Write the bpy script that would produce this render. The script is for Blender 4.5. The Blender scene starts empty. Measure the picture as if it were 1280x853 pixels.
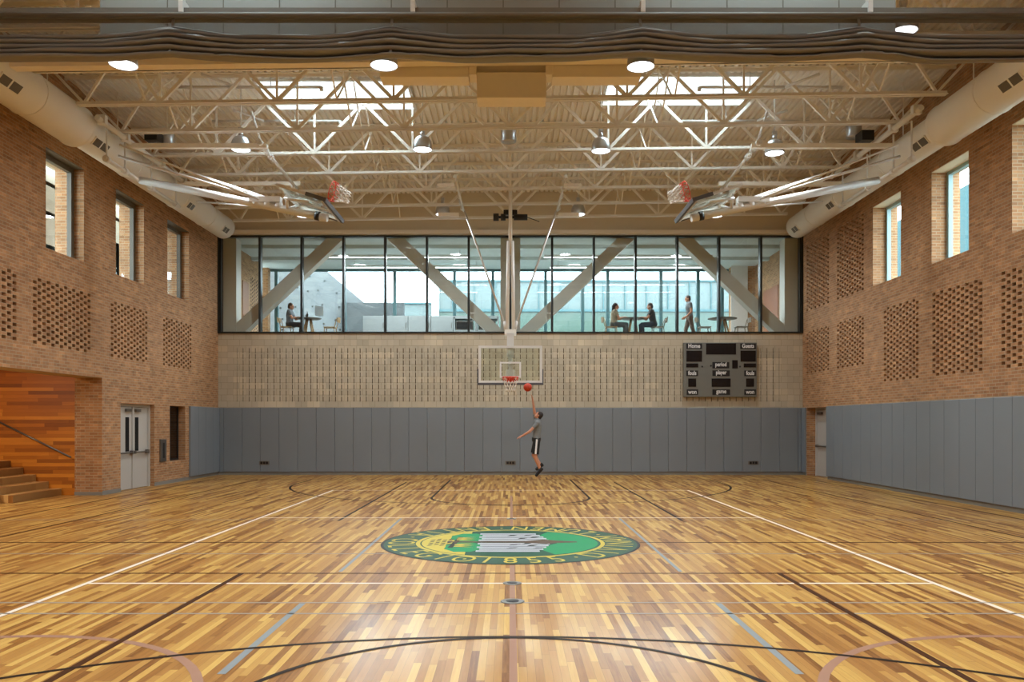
import bpy, bmesh, math, random
from mathutils import Vector, Matrix
random.seed(7)
scene = bpy.context.scene
COL = scene.collection
# ------------------------------------------------------------------ camera / world / exposure
F, CX, HY, CZ, W, YB = 1015.0, 638.0, 529.5, 1.70, 9.64, 26.78   # focal px, principal x, horizon y, eye height, half width, back wall
cam = bpy.data.cameras.new('camera'); cam.sensor_width = 36.0; cam.lens = F / 1280 * 36
cam.shift_y = (HY - 426.5) / 1280; cam.shift_x = (640 - CX) / 1280
cam.clip_start = .1; cam.clip_end = 300
co = bpy.data.objects.new('camera', cam); COL.objects.link(co)
co.location = (0, 0, CZ); co.rotation_euler = (math.pi / 2, 0, 0); scene.camera = co
SKY = 7.0
LAMP_W, LAMP_C = 54.0, (.90, .95, 1.0)
world = bpy.data.worlds.new('overcast_sky'); scene.world = world; world.use_nodes = True
bg = world.node_tree.nodes['Background']; bg.inputs[0].default_value = (.76, .90, 1.0, 1); bg.inputs[1].default_value = SKY
vs = scene.view_settings
scene.display_settings.display_device = 'sRGB'
vs.view_transform = 'Standard'; vs.look = 'None'; vs.exposure = 0.70; vs.gamma = 1.0; vs.use_curve_mapping = False
cy = scene.cycles
cy.use_denoising = True; cy.max_bounces = 9; cy.diffuse_bounces = 5; cy.glossy_bounces = 4
cy.transparent_max_bounces = 24; cy.sample_clamp_indirect = 6.0; cy.caustics_reflective = False; cy.caustics_refractive = False

# ------------------------------------------------------------------ helpers
def lin(c):
    return tuple((v / 255 / 12.92 if v / 255 <= .04045 else ((v / 255 + .055) / 1.055) ** 2.4) for v in c) + (1.0,)
def new_mat(name):
    m = bpy.data.materials.new(name); m.use_nodes = True
    nt = m.node_tree; b = nt.nodes['Principled BSDF']
    return m, nt, b
class NT:
    def __init__(s, nt): s.nt = nt
    def n(s, t, **k):
        nd = s.nt.nodes.new(t)
        for a, v in k.items(): setattr(nd, a, v)
        return nd
    def m(s, op, a, b=None, c=None):
        nd = s.nt.nodes.new('ShaderNodeMath'); nd.operation = op
        for i, v in enumerate((a, b, c)):
            if v is None: continue
            if isinstance(v, (int, float)): nd.inputs[i].default_value = v
            else: s.nt.links.new(v, nd.inputs[i])
        return nd.outputs[0]
    def l(s, a, b): s.nt.links.new(a, b)
def plain(name, rgb, rough=.6, metal=0.0, var=.06, scale=6.0, spec=.5, emit=None, es=0.0, bump=0.0):
    m, nt, b = new_mat(name); t = NT(nt)
    b.inputs['Roughness'].default_value = rough; b.inputs['Metallic'].default_value = metal
    b.inputs['Specular IOR Level'].default_value = spec
    geo = t.n('ShaderNodeNewGeometry'); no = t.n('ShaderNodeTexNoise'); no.inputs['Scale'].default_value = scale
    no.inputs['Detail'].default_value = 3
    t.l(geo.outputs['Position'], no.inputs['Vector'])
    mx = t.n('ShaderNodeMixRGB'); c = lin(rgb)
    mx.inputs[1].default_value = tuple(v * (1 - var) for v in c[:3]) + (1,)
    mx.inputs[2].default_value = tuple(min(1, v * (1 + var)) for v in c[:3]) + (1,)
    t.l(no.outputs['Fac'], mx.inputs[0]); t.l(mx.outputs[0], b.inputs['Base Color'])
    if bump:
        bp = t.n('ShaderNodeBump'); bp.inputs['Strength'].default_value = bump; bp.inputs['Distance'].default_value = .01
        t.l(no.outputs['Fac'], bp.inputs['Height']); t.l(bp.outputs[0], b.inputs['Normal'])
    if emit:
        b.inputs['Emission Color'].default_value = lin(emit); b.inputs['Emission Strength'].default_value = es
    return m
def glass_mat(name, tint, ior=1.45, rough=0.0):
    m, nt, b = new_mat(name); t = NT(nt); nt.nodes.remove(b)
    tr = t.n('ShaderNodeBsdfTransparent'); tr.inputs[0].default_value = tuple(tint) + (1,)
    gl = t.n('ShaderNodeBsdfGlossy'); gl.inputs['Roughness'].default_value = rough
    ge = t.n('ShaderNodeNewGeometry'); dt = t.n('ShaderNodeVectorMath'); dt.operation = 'DOT_PRODUCT'
    t.l(ge.outputs['Incoming'], dt.inputs[0]); t.l(ge.outputs['Normal'], dt.inputs[1])
    r0 = ((ior - 1) / (ior + 1)) ** 2; c = t.m('SUBTRACT', 1.0, t.m('ABSOLUTE', dt.outputs['Value']))
    fr = t.m('ADD', r0, t.m('MULTIPLY', t.m('POWER', c, 5.0), 1 - r0))      # Schlick reflectance, the same from both sides
    mx = t.n('ShaderNodeMixShader'); t.l(fr, mx.inputs[0]); t.l(tr.outputs[0], mx.inputs[1]); t.l(gl.outputs[0], mx.inputs[2])
    out = [n for n in nt.nodes if n.type == 'OUTPUT_MATERIAL'][0]; t.l(mx.outputs[0], out.inputs[0])
    return m
def brick_mat(name, c1, c2, mortar, bw=.203, rh=.0677, ms=.006, offset=.5, rough=.85, dark=.35, bump=.5):
    m, nt, b = new_mat(name); t = NT(nt)
    geo = t.n('ShaderNodeNewGeometry'); sp = t.n('ShaderNodeSeparateXYZ'); sn = t.n('ShaderNodeSeparateXYZ')
    t.l(geo.outputs['Position'], sp.inputs[0]); t.l(geo.outputs['True Normal'], sn.inputs[0])
    side = t.m('GREATER_THAN', t.m('ABSOLUTE', sn.outputs[0]), .5)
    u = t.m('ADD', t.m('MULTIPLY', side, sp.outputs[1]), t.m('MULTIPLY', t.m('SUBTRACT', 1.0, side), sp.outputs[0]))
    cb = t.n('ShaderNodeCombineXYZ'); t.l(u, cb.inputs[0]); t.l(sp.outputs[2], cb.inputs[1])
    br = t.n('ShaderNodeTexBrick'); br.offset = offset; br.offset_frequency = 2; br.squash = 1.0
    br.inputs['Scale'].default_value = 1.0; br.inputs['Brick Width'].default_value = bw; br.inputs['Row Height'].default_value = rh
    br.inputs['Mortar Size'].default_value = ms; br.inputs['Mortar Smooth'].default_value = .15; br.inputs['Bias'].default_value = -.1
    br.inputs['Color1'].default_value = lin(c1); br.inputs['Color2'].default_value = lin(c2); br.inputs['Mortar'].default_value = lin(mortar)
    t.l(cb.outputs[0], br.inputs['Vector'])
    # per-brick tone: second random from the course and the brick number
    row = t.m('FLOOR', t.m('DIVIDE', sp.outputs[2], rh)); odd = t.m('MODULO', t.m('ABSOLUTE', row), 2.0)
    cell = t.m('FLOOR', t.m('ADD', t.m('DIVIDE', u, bw), t.m('MULTIPLY', odd, .5)))
    cc = t.n('ShaderNodeCombineXYZ'); t.l(row, cc.inputs[0]); t.l(cell, cc.inputs[1])
    wn = t.n('ShaderNodeTexWhiteNoise'); wn.noise_dimensions = '2D'; t.l(cc.outputs[0], wn.inputs['Vector'])
    rp = t.n('ShaderNodeValToRGB'); e = rp.color_ramp.elements
    e[0].position = 0.0; e[0].color = (1 - dark,) * 3 + (1,); e[1].position = 1.0; e[1].color = (1.22, 1.2, 1.16, 1)
    k = rp.color_ramp.elements.new(.14); k.color = (1 - dark * .3,) * 3 + (1,)
    k = rp.color_ramp.elements.new(.8); k.color = (1.04, 1.04, 1.04, 1)
    t.l(wn.outputs['Value'], rp.inputs[0])
    no = t.n('ShaderNodeTexNoise'); no.inputs['Scale'].default_value = .7; no.inputs['Detail'].default_value = 5; t.l(geo.outputs['Position'], no.inputs['Vector'])
    nm = t.m('ADD', t.m('MULTIPLY', no.outputs['Fac'], .36), .82)
    m1 = t.n('ShaderNodeMixRGB'); m1.blend_type = 'MULTIPLY'; m1.inputs[0].default_value = 1.0; t.l(br.outputs['Color'], m1.inputs[1]); t.l(rp.outputs[0], m1.inputs[2])
    m2 = t.n('ShaderNodeMixRGB'); m2.blend_type = 'MULTIPLY'; m2.inputs[0].default_value = 1.0; t.l(m1.outputs[0], m2.inputs[1]); t.l(nm, m2.inputs[2])
    t.l(m2.outputs[0], b.inputs['Base Color']); b.inputs['Roughness'].default_value = rough
    bp = t.n('ShaderNodeBump'); bp.inputs['Strength'].default_value = bump; bp.inputs['Distance'].default_value = .006; bp.invert = True
    t.l(br.outputs['Fac'], bp.inputs['Height']); t.l(bp.outputs[0], b.inputs['Normal'])
    return m
def plank_mat(name, along, across, width, length, cols, rough=.25, coat=0.0, gap=.035, spec=.5):
    m, nt, b = new_mat(name); t = NT(nt)
    geo = t.n('ShaderNodeNewGeometry'); sp = t.n('ShaderNodeSeparateXYZ'); t.l(geo.outputs['Position'], sp.inputs[0])
    a = sp.outputs['XYZ'.index(along)]; c = sp.outputs['XYZ'.index(across)]
    cw = t.m('DIVIDE', c, width); row = t.m('FLOOR', cw)
    w1 = t.n('ShaderNodeTexWhiteNoise'); w1.noise_dimensions = '1D'; t.l(row, w1.inputs['W'])
    l = t.m('ADD', t.m('DIVIDE', a, length), t.m('MULTIPLY', w1.outputs['Value'], 9.0)); cell = t.m('FLOOR', l)
    cc = t.n('ShaderNodeCombineXYZ'); t.l(row, cc.inputs[0]); t.l(cell, cc.inputs[1])
    w2 = t.n('ShaderNodeTexWhiteNoise'); w2.noise_dimensions = '2D'; t.l(cc.outputs[0], w2.inputs['Vector'])
    # grain
    gv = t.n('ShaderNodeCombineXYZ'); t.l(t.m('MULTIPLY', c, 55.0), gv.inputs[0]); t.l(t.m('MULTIPLY', a, 3.5), gv.inputs[1]); t.l(t.m('MULTIPLY', w2.outputs['Value'], 40.0), gv.inputs[2])
    gn = t.n('ShaderNodeTexNoise'); gn.inputs['Scale'].default_value = 1.0; gn.inputs['Detail'].default_value = 3; t.l(gv.outputs[0], gn.inputs['Vector'])
    f = t.m('ADD', w2.outputs['Value'], t.m('MULTIPLY', t.m('SUBTRACT', gn.outputs['Fac'], .5), .35))
    rp = t.n('ShaderNodeValToRGB'); el = rp.color_ramp.elements
    for i, (p, col) in enumerate(cols):
        if i < 2: el[i].position = p; el[i].color = lin(col)
        else:
            k = el.new(p); k.color = lin(col)
    t.l(f, rp.inputs[0])
    fr = t.m('FRACT', cw); g1 = t.m('LESS_THAN', fr, gap); g2 = t.m('LESS_THAN', t.m('FRACT', l), .004 / length)
    g = t.m('SUBTRACT', 1.0, t.m('MULTIPLY', t.m('MAXIMUM', g1, g2), .45))
    m2 = t.n('ShaderNodeMixRGB'); m2.blend_type = 'MULTIPLY'; m2.inputs[0].default_value = 1.0; t.l(rp.outputs[0], m2.inputs[1]); t.l(g, m2.inputs[2])
    t.l(m2.outputs[0], b.inputs['Base Color']); b.inputs['Roughness'].default_value = rough
    b.inputs['Coat Weight'].default_value = coat; b.inputs['Coat Roughness'].default_value = .14
    b.inputs['Specular IOR Level'].default_value = spec
    return m
class MB:
    """collects shapes into one bmesh; M maps every vertex"""
    def __init__(s, M=None): s.bm = bmesh.new(); s.M = M; s.mi = 0
    def _v(s, p):
        p = Vector(p); return s.bm.verts.new(s.M @ p if s.M else p)
    def face(s, pts):
        f = s.bm.faces.new([s._v(p) for p in pts]); f.material_index = s.mi; return f
    def hexa(s, P):
        v = [s._v(p) for p in P]
        for q in ((3, 2, 1, 0), (4, 5, 6, 7), (0, 1, 5, 4), (1, 2, 6, 5), (2, 3, 7, 6), (3, 0, 4, 7)):
            f = s.bm.faces.new([v[i] for i in q]); f.material_index = s.mi
        return s
    def box(s, x0, x1, y0, y1, z0, z1):
        return s.hexa([(x0, y0, z0), (x1, y0, z0), (x1, y1, z0), (x0, y1, z0), (x0, y0, z1), (x1, y0, z1), (x1, y1, z1), (x0, y1, z1)])
    def bar(s, p, q, w, h=None, up=(0, 0, 1)):
        p, q = Vector(p), Vector(q); h = h or w; d = (q - p).normalized(); up = Vector(up)
        if abs(d.dot(up)) > .98: up = Vector((0, 1, 0))
        a = d.cross(up).normalized() * w / 2; b = a.cross(d).normalized() * h / 2
        return s.hexa([p - a - b, p + a - b, q + a - b, q - a - b, p - a + b, p + a + b, q + a + b, q - a + b])
    def tube(s, p, q, r, r2=None, n=12, cap=True):
        p, q = Vector(p), Vector(q); r2 = r if r2 is None else r2; d = (q - p).normalized()
        up = Vector((0, 0, 1)) if abs(d.z) < .95 else Vector((1, 0, 0))
        a = d.cross(up).normalized(); b = d.cross(a).normalized()
        A = [s._v(p + (a * math.cos(2 * math.pi * i / n) + b * math.sin(2 * math.pi * i / n)) * r) for i in range(n)]
        B = [s._v(q + (a * math.cos(2 * math.pi * i / n) + b * math.sin(2 * math.pi * i / n)) * r2) for i in range(n)]
        for i in range(n):
            f = s.bm.faces.new([A[i], B[i], B[(i + 1) % n], A[(i + 1) % n]]); f.material_index = s.mi; f.smooth = True
        if cap:
            for L in (A[::-1] if False else A, B[::-1]):
                f = s.bm.faces.new(L); f.material_index = s.mi
        return s
    def path(s, pts, r, n=8):
        for a, b in zip(pts[:-1], pts[1:]): s.tube(a, b, r, n=n)
        return s
    def lathe(s, prof, o=(0, 0, 0), n=24, axis='Z'):
        rings = []
        for r, h in prof:
            ring = []
            for i in range(n):
                a = 2 * math.pi * i / n; x, y = r * math.cos(a), r * math.sin(a)
                p = (x, y, h) if axis == 'Z' else (x, h, y)
                ring.append(s._v((o[0] + p[0], o[1] + p[1], o[2] + p[2])))
            rings.append(ring)
        for A, B in zip(rings[:-1], rings[1:]):
            for i in range(n):
                f = s.bm.faces.new([A[i], A[(i + 1) % n], B[(i + 1) % n], B[i]]); f.material_index = s.mi; f.smooth = True
        return s
    def disc(s, c, r, n=24, z=0):
        s.face([(c[0] + r * math.cos(2 * math.pi * i / n), c[1] + r * math.sin(2 * math.pi * i / n), c[2]) for i in range(n)]); return s
    def ball(s, c, r, R=None, seg=14, rings=9):
        if isinstance(r, (int, float)): r = (r, r, r)
        R = R or Matrix.Identity(3); c = Vector(c); rows = []
        for j in range(rings + 1):
            th = math.pi * j / rings; row = []
            for i in range(seg):
                ph = 2 * math.pi * i / seg
                row.append(s._v(c + R @ Vector((r[0] * math.sin(th) * math.cos(ph), r[1] * math.sin(th) * math.sin(ph), r[2] * math.cos(th)))) if 0 < j < rings or i == 0 else None)
            rows.append(row)
        for j in range(rings):
            for i in range(seg):
                a, b = rows[j], rows[j + 1]; k = (i + 1) % seg
                if j == 0: q = [a[0], b[i], b[k]]
                elif j == rings - 1: q = [a[i], b[0], a[k]]
                else: q = [a[i], b[i], b[k], a[k]]
                f = s.bm.faces.new(q); f.smooth = True; f.material_index = s.mi
        return s
    def cap(s, p, r, q, r2, flat=False):
        s.tube(p, q, r, r2, n=14)
        s.ball(p, r)
        if not flat: s.ball(q, r2)
        return s
    def torus(s, c, R, r, n=28, m=8, ax=(0, 0, 1)):
        ax = Vector(ax).normalized(); u = ax.orthogonal().normalized(); v = ax.cross(u); c = Vector(c); g = []
        for i in range(n):
            a = 2 * math.pi * i / n; d = u * math.cos(a) + v * math.sin(a)
            g.append([s._v(c + d * (R + r * math.cos(2 * math.pi * j / m)) + ax * r * math.sin(2 * math.pi * j / m)) for j in range(m)])
        for i in range(n):
            for j in range(m):
                f = s.bm.faces.new([g[i][j], g[(i + 1) % n][j], g[(i + 1) % n][(j + 1) % m], g[i][(j + 1) % m]]); f.smooth = True; f.material_index = s.mi
        return s
    def prism(s, poly, d):
        """poly: list of 3-D points of one planar face, d: extrusion vector"""
        d = Vector(d); n = len(poly); A = [s._v(p) for p in poly]; B = [s._v(Vector(p) + d) for p in poly]
        fs = [A[::-1], B] + [[A[i], A[(i + 1) % n], B[(i + 1) % n], B[i]] for i in range(n)]
        for q in fs:
            f = s.bm.faces.new(q); f.material_index = s.mi
        return s
    def build(s, name, mats, parent=None, bevel=0, normals=True):
        if not isinstance(mats, (list, tuple)): mats = [mats]
        if bevel:
            bmesh.ops.bevel(s.bm, geom=list(s.bm.edges), offset=bevel, segments=2, affect='EDGES', profile=.6)
        if normals: bmesh.ops.recalc_face_normals(s.bm, faces=list(s.bm.faces))
        me = bpy.data.meshes.new(name); s.bm.to_mesh(me); s.bm.free()
        for m in mats: me.materials.append(m)
        o = bpy.data.objects.new(name, me); COL.objects.link(o)
        place(o, parent); return o
def place(o, parent):
    """parent (shapes were given in world coordinates) or give the mesh an origin at its base"""
    me = o.data
    if parent is not None:
        off = Vector((0, 0, 0)); p = parent
        while p is not None: off += p.location; p = p.parent
        me.transform(Matrix.Translation(-off)); o.parent = parent
    elif len(me.vertices):
        xs = [v.co for v in me.vertices]
        c = Vector(((min(v.x for v in xs) + max(v.x for v in xs)) / 2, (min(v.y for v in xs) + max(v.y for v in xs)) / 2, min(v.z for v in xs)))
        me.transform(Matrix.Translation(-c)); o.location = c
def tag(o, label, cat, group=None):
    o['label'] = label; o['category'] = cat
    if group: o['group'] = group
    return o
def thing(name, label, cat, loc=(0, 0, 0), group=None, rotz=0):
    o = bpy.data.objects.new(name, None); COL.objects.link(o); o.location = loc; o.rotation_euler = (0, 0, rotz); o.empty_display_size = .2
    return tag(o, label, cat, group)
def struct(o): o['kind'] = 'structure'; return o
def copy_tree(o, parent=None):
    c = o.copy(); COL.objects.link(c); c.parent = parent
    for ch in list(o.children): copy_tree(ch, c)
    return c
ORD = ['zeroth', 'first', 'second', 'third', 'fourth', 'fifth', 'sixth', 'seventh', 'eighth', 'ninth', 'tenth', 'eleventh', 'twelfth', 'thirteenth', 'fourteenth',
       'fifteenth', 'sixteenth', 'seventeenth', 'eighteenth', 'nineteenth', 'twentieth'] + ['twenty-' + s for s in ('first', 'second', 'third', 'fourth', 'fifth', 'sixth', 'seventh', 'eighth', 'ninth')] + ['thirtieth', 'thirty-first', 'thirty-second', 'thirty-third', 'thirty-fourth']
def text_mesh(txt, size, M, font_scale_x=1.0, bold=.0, extrude=.0):
    cu = bpy.data.curves.new('lettering', 'FONT'); cu.body = txt; cu.size = size; cu.align_x = 'CENTER'; cu.align_y = 'CENTER'
    cu.offset = bold; cu.extrude = extrude; cu.resolution_u = 3
    o = bpy.data.objects.new('lettering', cu); COL.objects.link(o)
    dg = bpy.context.evaluated_depsgraph_get(); me = bpy.data.meshes.new_from_object(o.evaluated_get(dg))
    bpy.data.objects.remove(o); bpy.data.curves.remove(cu)
    me.transform(M @ Matrix.Diagonal((font_scale_x, 1, 1, 1))); return me
def join_meshes(name, meshes, mat, parent):
    bm = bmesh.new()
    for me in meshes: bm.from_mesh(me); bpy.data.meshes.remove(me)
    me = bpy.data.meshes.new(name); bm.to_mesh(me); bm.free(); me.materials.append(mat)
    for p in me.polygons: p.material_index = 0
    o = bpy.data.objects.new(name, me); COL.objects.link(o); place(o, parent); return o

# ------------------------------------------------------------------ materials
M = {}
M['brick'] = brick_mat('tan_brick', (180, 134, 92), (154, 108, 70), (176, 152, 122), ms=.008, dark=.26)
M['cmu'] = brick_mat('beige_block', (188, 178, 156), (182, 171, 148), (158, 147, 124), bw=.406, rh=.203, ms=.006, rough=.8, dark=.08, bump=.25)
M['cmu_plain'] = plain('beige_block_face', (186, 170, 141), .8, var=.07, scale=9)
M['slot_dark'] = plain('slot_liner', (96, 80, 58), .9)
M['dark_back'] = plain('hole_shade_brown', (52, 34, 24), .95)  # shade inside the brick holes is put into this colour
M['beige_paint'] = plain('beige_wall_paint', (212, 202, 180), .75, var=.03)
M['floor'] = plank_mat('hickory_strip_floor', 'Y', 'X', .0572, 1.0,
    [(0.0, (124, 80, 38)), (.12, (150, 102, 50)), (.36, (171, 123, 63)), (.62, (184, 139, 73)), (.84, (196, 153, 80)), (1.0, (208, 168, 92))], rough=.4, coat=.24, spec=.06)
M['stair_wood'] = plank_mat('maple_stair_boards', 'Y', 'X', .1, 1.1, [(0, (150, 100, 50)), (.5, (190, 140, 80)), (1, (215, 172, 108))], rough=.35)
M['wood_wall'] = plank_mat('orange_wood_boards', 'X', 'Z', .085, 1.3,
    [(0, (138, 76, 16)), (.3, (164, 94, 22)), (.7, (190, 114, 30)), (1, (212, 138, 46))], rough=.45)
M['pad'] = plain('grey_vinyl_pad', (124, 132, 138), .42, var=.03, scale=2)
M['base'] = plain('grey_concrete_base', (132, 130, 124), .6, var=.06)
M['steel'] = plain('cream_painted_steel', (236, 232, 222), .45, var=.03)
M['deck'] = plain('cream_metal_deck', (238, 235, 228), .55, var=.03)
M['duct'] = plain('cream_duct_paint', (230, 226, 216), .55, var=.03, scale=2)
M['cream'] = plain('warm_cream_board', (240, 228, 206), .6, var=.03)
M['grey_panel'] = plain('grey_board', (150, 150, 142), .6, var=.04)
M['white_metal'] = plain('white_painted_metal', (216, 215, 210), .35, var=.02)
M['silver'] = plain('brushed_aluminium', (190, 192, 194), .32, metal=.85, var=.04)
M['black'] = plain('black_plastic', (22, 22, 24), .45)
M['blackglass'] = plain('black_display_window', (14, 14, 18), .25)
M['frame_dark'] = plain('dark_bronze_frame', (30, 34, 32), .4)
M['frame_grey'] = plain('grey_window_frame', (96, 88, 74), .5)
M['frame_teal'] = plain('pale_blue_window_frame', (150, 180, 182), .4)
M['glass'] = glass_mat('clear_glass', (.96, .98, .98))
M['glass_lounge'] = glass_mat('greenish_glass', (.955, .985, .98), ior=1.5)
M['glass_board'] = glass_mat('backboard_glass', (.93, .965, .93))
M['glass_black'] = plain('black_glass', (16, 14, 12), .1)
M['curtain'] = plain('taupe_vinyl_curtain', (124, 121, 114), .5, var=.08, scale=3)
M['curtain_mesh'] = None
M['sleeve'] = plain('grey_curtain_sleeve', (116, 112, 102), .6, var=.06)
M['orange'] = plain('orange_rim_paint', (214, 68, 34), .4)
M['net'] = plain('white_net_cord', (226, 220, 210), .8)
M['net_red'] = plain('red_net_cord', (206, 70, 50), .8)
M['ball'] = plain('orange_rubber', (196, 62, 30), .55, var=.12, scale=60)
M['scoreboard'] = plain('grey_scoreboard_face', (112, 112, 104), .45, var=.03)
M['white_print'] = plain('white_print', (225, 225, 222), .5)
M['door'] = plain('light_grey_door_paint', (186, 184, 178), .4, var=.02)
M['chrome'] = plain('steel_hardware', (120, 116, 110), .35, metal=.7)
M['skin'] = plain('skin', (196, 138, 108), .5, var=.06, scale=20)
M['hair'] = plain('dark_brown_hair', (38, 26, 20), .6, var=.2, scale=40)
M['lounge_floor'] = plain('grey_carpet', (150, 150, 146), .9)
M['lounge_ceiling'] = plain('pale_ceiling_tile', (196, 206, 204), .8, var=.03)
M['truss_paint'] = plain('pale_grey_steel_paint', (206, 200, 188), .5, var=.02)
M['wood_leg'] = plain('oak_wood', (168, 134, 88), .5, var=.12, scale=14)
M['cabinet'] = plain('grey_laminate', (150, 158, 160), .5)
M['white_block'] = brick_mat('pale_grey_block', (106, 108, 108), (102, 104, 104), (98, 100, 100), bw=.406, rh=.203, dark=.05, bump=.1)
M['teal_glass'] = plain('pale_teal_channel_glass', (96, 108, 106), .25, var=.05, scale=.6)
M['teal_dark'] = plain('deep_teal_glass', (66, 86, 76), .2, var=.2, scale=1.2)
M['teal_line'] = plain('teal_steel_line', (60, 96, 100), .4)
M['concrete'] = plain('pale_concrete', (92, 98, 100), .8)
def mesh_cloth():
    m, nt, b = new_mat('grey_mesh_fabric'); t = NT(nt)
    b.inputs['Base Color'].default_value = lin((112, 108, 96)); b.inputs['Roughness'].default_value = .8
    tr = t.n('ShaderNodeBsdfTransparent'); mx = t.n('ShaderNodeMixShader'); mx.inputs[0].default_value = .62
    out = [n for n in nt.nodes if n.type == 'OUTPUT_MATERIAL'][0]
    t.l(tr.outputs[0], mx.inputs[1]); t.l(b.outputs[0], mx.inputs[2]); t.l(mx.outputs[0], out.inputs[0]); return m
M['curtain_mesh'] = mesh_cloth()
def lens_mat():
    m, nt, b = new_mat('lit_lamp_lens'); b.inputs['Base Color'].default_value = (1, 1, 1, 1)
    b.inputs['Emission Color'].default_value = LAMP_C[:3] + (1,); b.inputs['Emission Strength'].default_value = 4.0; return m
M['lens'] = lens_mat()
M['tube_light'] = plain('lit_tube_light', (255, 255, 255), .5, emit=(235, 250, 255), es=5.0)

# ------------------------------------------------------------------ shell: floor
YN = -6.0                                           # wall behind the camera
m = MB(); m.box(-W - 6.5, W + .65, YN - .3, YB + .5, -.2, 0)
floor = struct(m.build('floor', M['floor']))
def floor_piece(name, mb, mat): return mb.build(name, mat, floor)
Z1 = .0015
def strip(x0, y0, x1, y1, w, mat, z=Z1):
    m = MB(); p, q = Vector((x0, y0, 0)), Vector((x1, y1, 0)); d = (q - p).normalized(); n = Vector((-d.y, d.x, 0)) * w / 2
    m.prism([(p - n) + Vector((0, 0, z - .001)), (p + n) + Vector((0, 0, z - .001)), (q + n) + Vector((0, 0, z - .001)), (q - n) + Vector((0, 0, z - .001))], (0, 0, .001))
    return floor_piece('court_line', m, mat)
def arc(cx, cy_, R, a0, a1, w, mat, z=Z1, n=64):
    m = MB(); P = []
    for i in range(n + 1):
        a = math.radians(a0 + (a1 - a0) * i / n); P.append((math.cos(a), math.sin(a)))
    for (c0, s0), (c1, s1) in zip(P[:-1], P[1:]):
        a, b = R - w / 2, R + w / 2
        m.face([(cx + a * c0, cy_ + a * s0, z), (cx + b * c0, cy_ + b * s0, z), (cx + b * c1, cy_ + b * s1, z), (cx + a * c1, cy_ + a * s1, z)])
    return floor_piece('court_line', m, mat)
L_WHITE = plain('white_line_paint', (228, 214, 196), .45, spec=.05)
L_BLACK = plain('black_line_paint', (46, 34, 26), .45, spec=.05)
L_BROWN = plain('brown_line_paint', (74, 44, 24), .45, spec=.05)
L_GREY = plain('grey_line_paint', (150, 142, 132), .45, spec=.05)
L_BLUE = plain('blue_grey_line_paint', (136, 142, 142), .45, spec=.05)
L_PINK = plain('taupe_line_paint', (160, 122, 100), .45, spec=.05)
for x in (-4.5, 4.5): strip(x, 2.6, x, 20.6, .055, L_WHITE)
for y, w in ((8.62, .05), (14.6, .04), (20.6, .04)): strip(-4.5, y, 4.5, y, w, L_WHITE, Z1 + .0003)
strip(-9.3, 11.58, -1.84, 11.58, .05, L_BROWN); strip(1.84, 11.58, 9.3, 11.58, .05, L_BROWN)
strip(-9.3, 9.2, 9.3, 9.2, .045, L_BROWN)
for y in (7.69, 7.25): strip(-6.2, y, 9.3, y, .035, L_GREY)
for y in (10.58, 14.3): strip(-9.2, y, 9.2, y, .03, L_GREY)
strip(-9.3, 24.5, 9.3, 24.5, .05, L_BROWN)
for s in (-1, 1):
    strip(s * 3.04, 3.0, s * 3.04, 9.2, .06, L_BROWN, Z1 + .0006); strip(s * 3.0, 14.2, s * 3.0, 23.5, .05, L_BLACK)
    strip(s * 1.96, 5.5, s * 1.96, 7.66, .058, L_BLUE); strip(s * 1.95, 9.3, s * 1.95, 14.5, .045, L_BLUE)
    strip(s * 7.62, 4.5, s * 7.62, 24.5, .05, L_BROWN); strip(s * 9.05, 4.5, s * 9.05, 24.5, .045, L_BROWN)
    strip(s * 1.8, 18.6, s * 1.8, 24.5, .05, L_BLACK); strip(s * 1.8, 1.0, s * 1.8, 4.63, .05, L_BLACK)
    strip(s * 6.0, 22.9, s * 6.0, 24.5, .05, L_BLACK)
    arc(s * 3.75, 4.65, 1.83, 0, 360, .07, L_PINK, Z1 + .0002)
arc(0, .46, 6.0, 15, 165, .05, L_BLACK, Z1 + .0009); arc(0, 4.63, 1.8, 0, 180, .05, L_BLACK, Z1 + .0012)
arc(0, 18.6, 1.8, 180, 360, .06, L_BLACK, Z1 + .0006); arc(0, 22.9, 6.0, 180, 360, .06, L_BLACK, Z1 + .0009)
strip(.02, 3.0, .02, 9.72, .055, L_PINK, Z1 + .0001); strip(.02, 13.45, .02, 19.0, .05, L_PINK, Z1 + .0015)
# emblem painted at the centre of the court (its top points right)
EY = 11.58
EM = {k: plain('emblem_' + k, c, .45, var=.05, spec=.05) for k, c in dict(dark_green=(52, 84, 66), green=(30, 140, 84), yellow=(196, 176, 72), grey=(176, 178, 182), brown=(96, 76, 60), black=(48, 46, 44), mid_green=(44, 84, 64)).items()}
def em(name, polys, col, z):
    m = MB()
    for k, P in enumerate(polys): m.face([(x, EY + y, z + .00002 * k) for x, y in P])
    return floor_piece('emblem_' + name, m, EM[col])
def circ(R, cx=0, cy_=0, n=64, a0=0, a1=360):
    return [(cx + R * math.cos(math.radians(a0 + (a1 - a0) * i / n)), cy_ + R * math.sin(math.radians(a0 + (a1 - a0) * i / n))) for i in range(n if a1 - a0 == 360 else n + 1)]
zb = .003
em('border', [circ(1.83)], 'black', zb); em('ring', [circ(1.79)], 'dark_green', zb + .0006); em('inner_ring', [circ(1.34)], 'yellow', zb + .0012)
em('field', [circ(1.28)], 'mid_green', zb + .0018)
em('crown', [circ(1.24, n=40, a0=-62, a1=62) + [(.42, .62), (.5, .3), (.62, .1), (.66, -.12), (.5, -.34), (.4, -.66)]], 'green', zb + .0024)
em('hill', [circ(1.26, n=20, a0=118, a1=242)], 'yellow', zb + .0024)
bl = []
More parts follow.
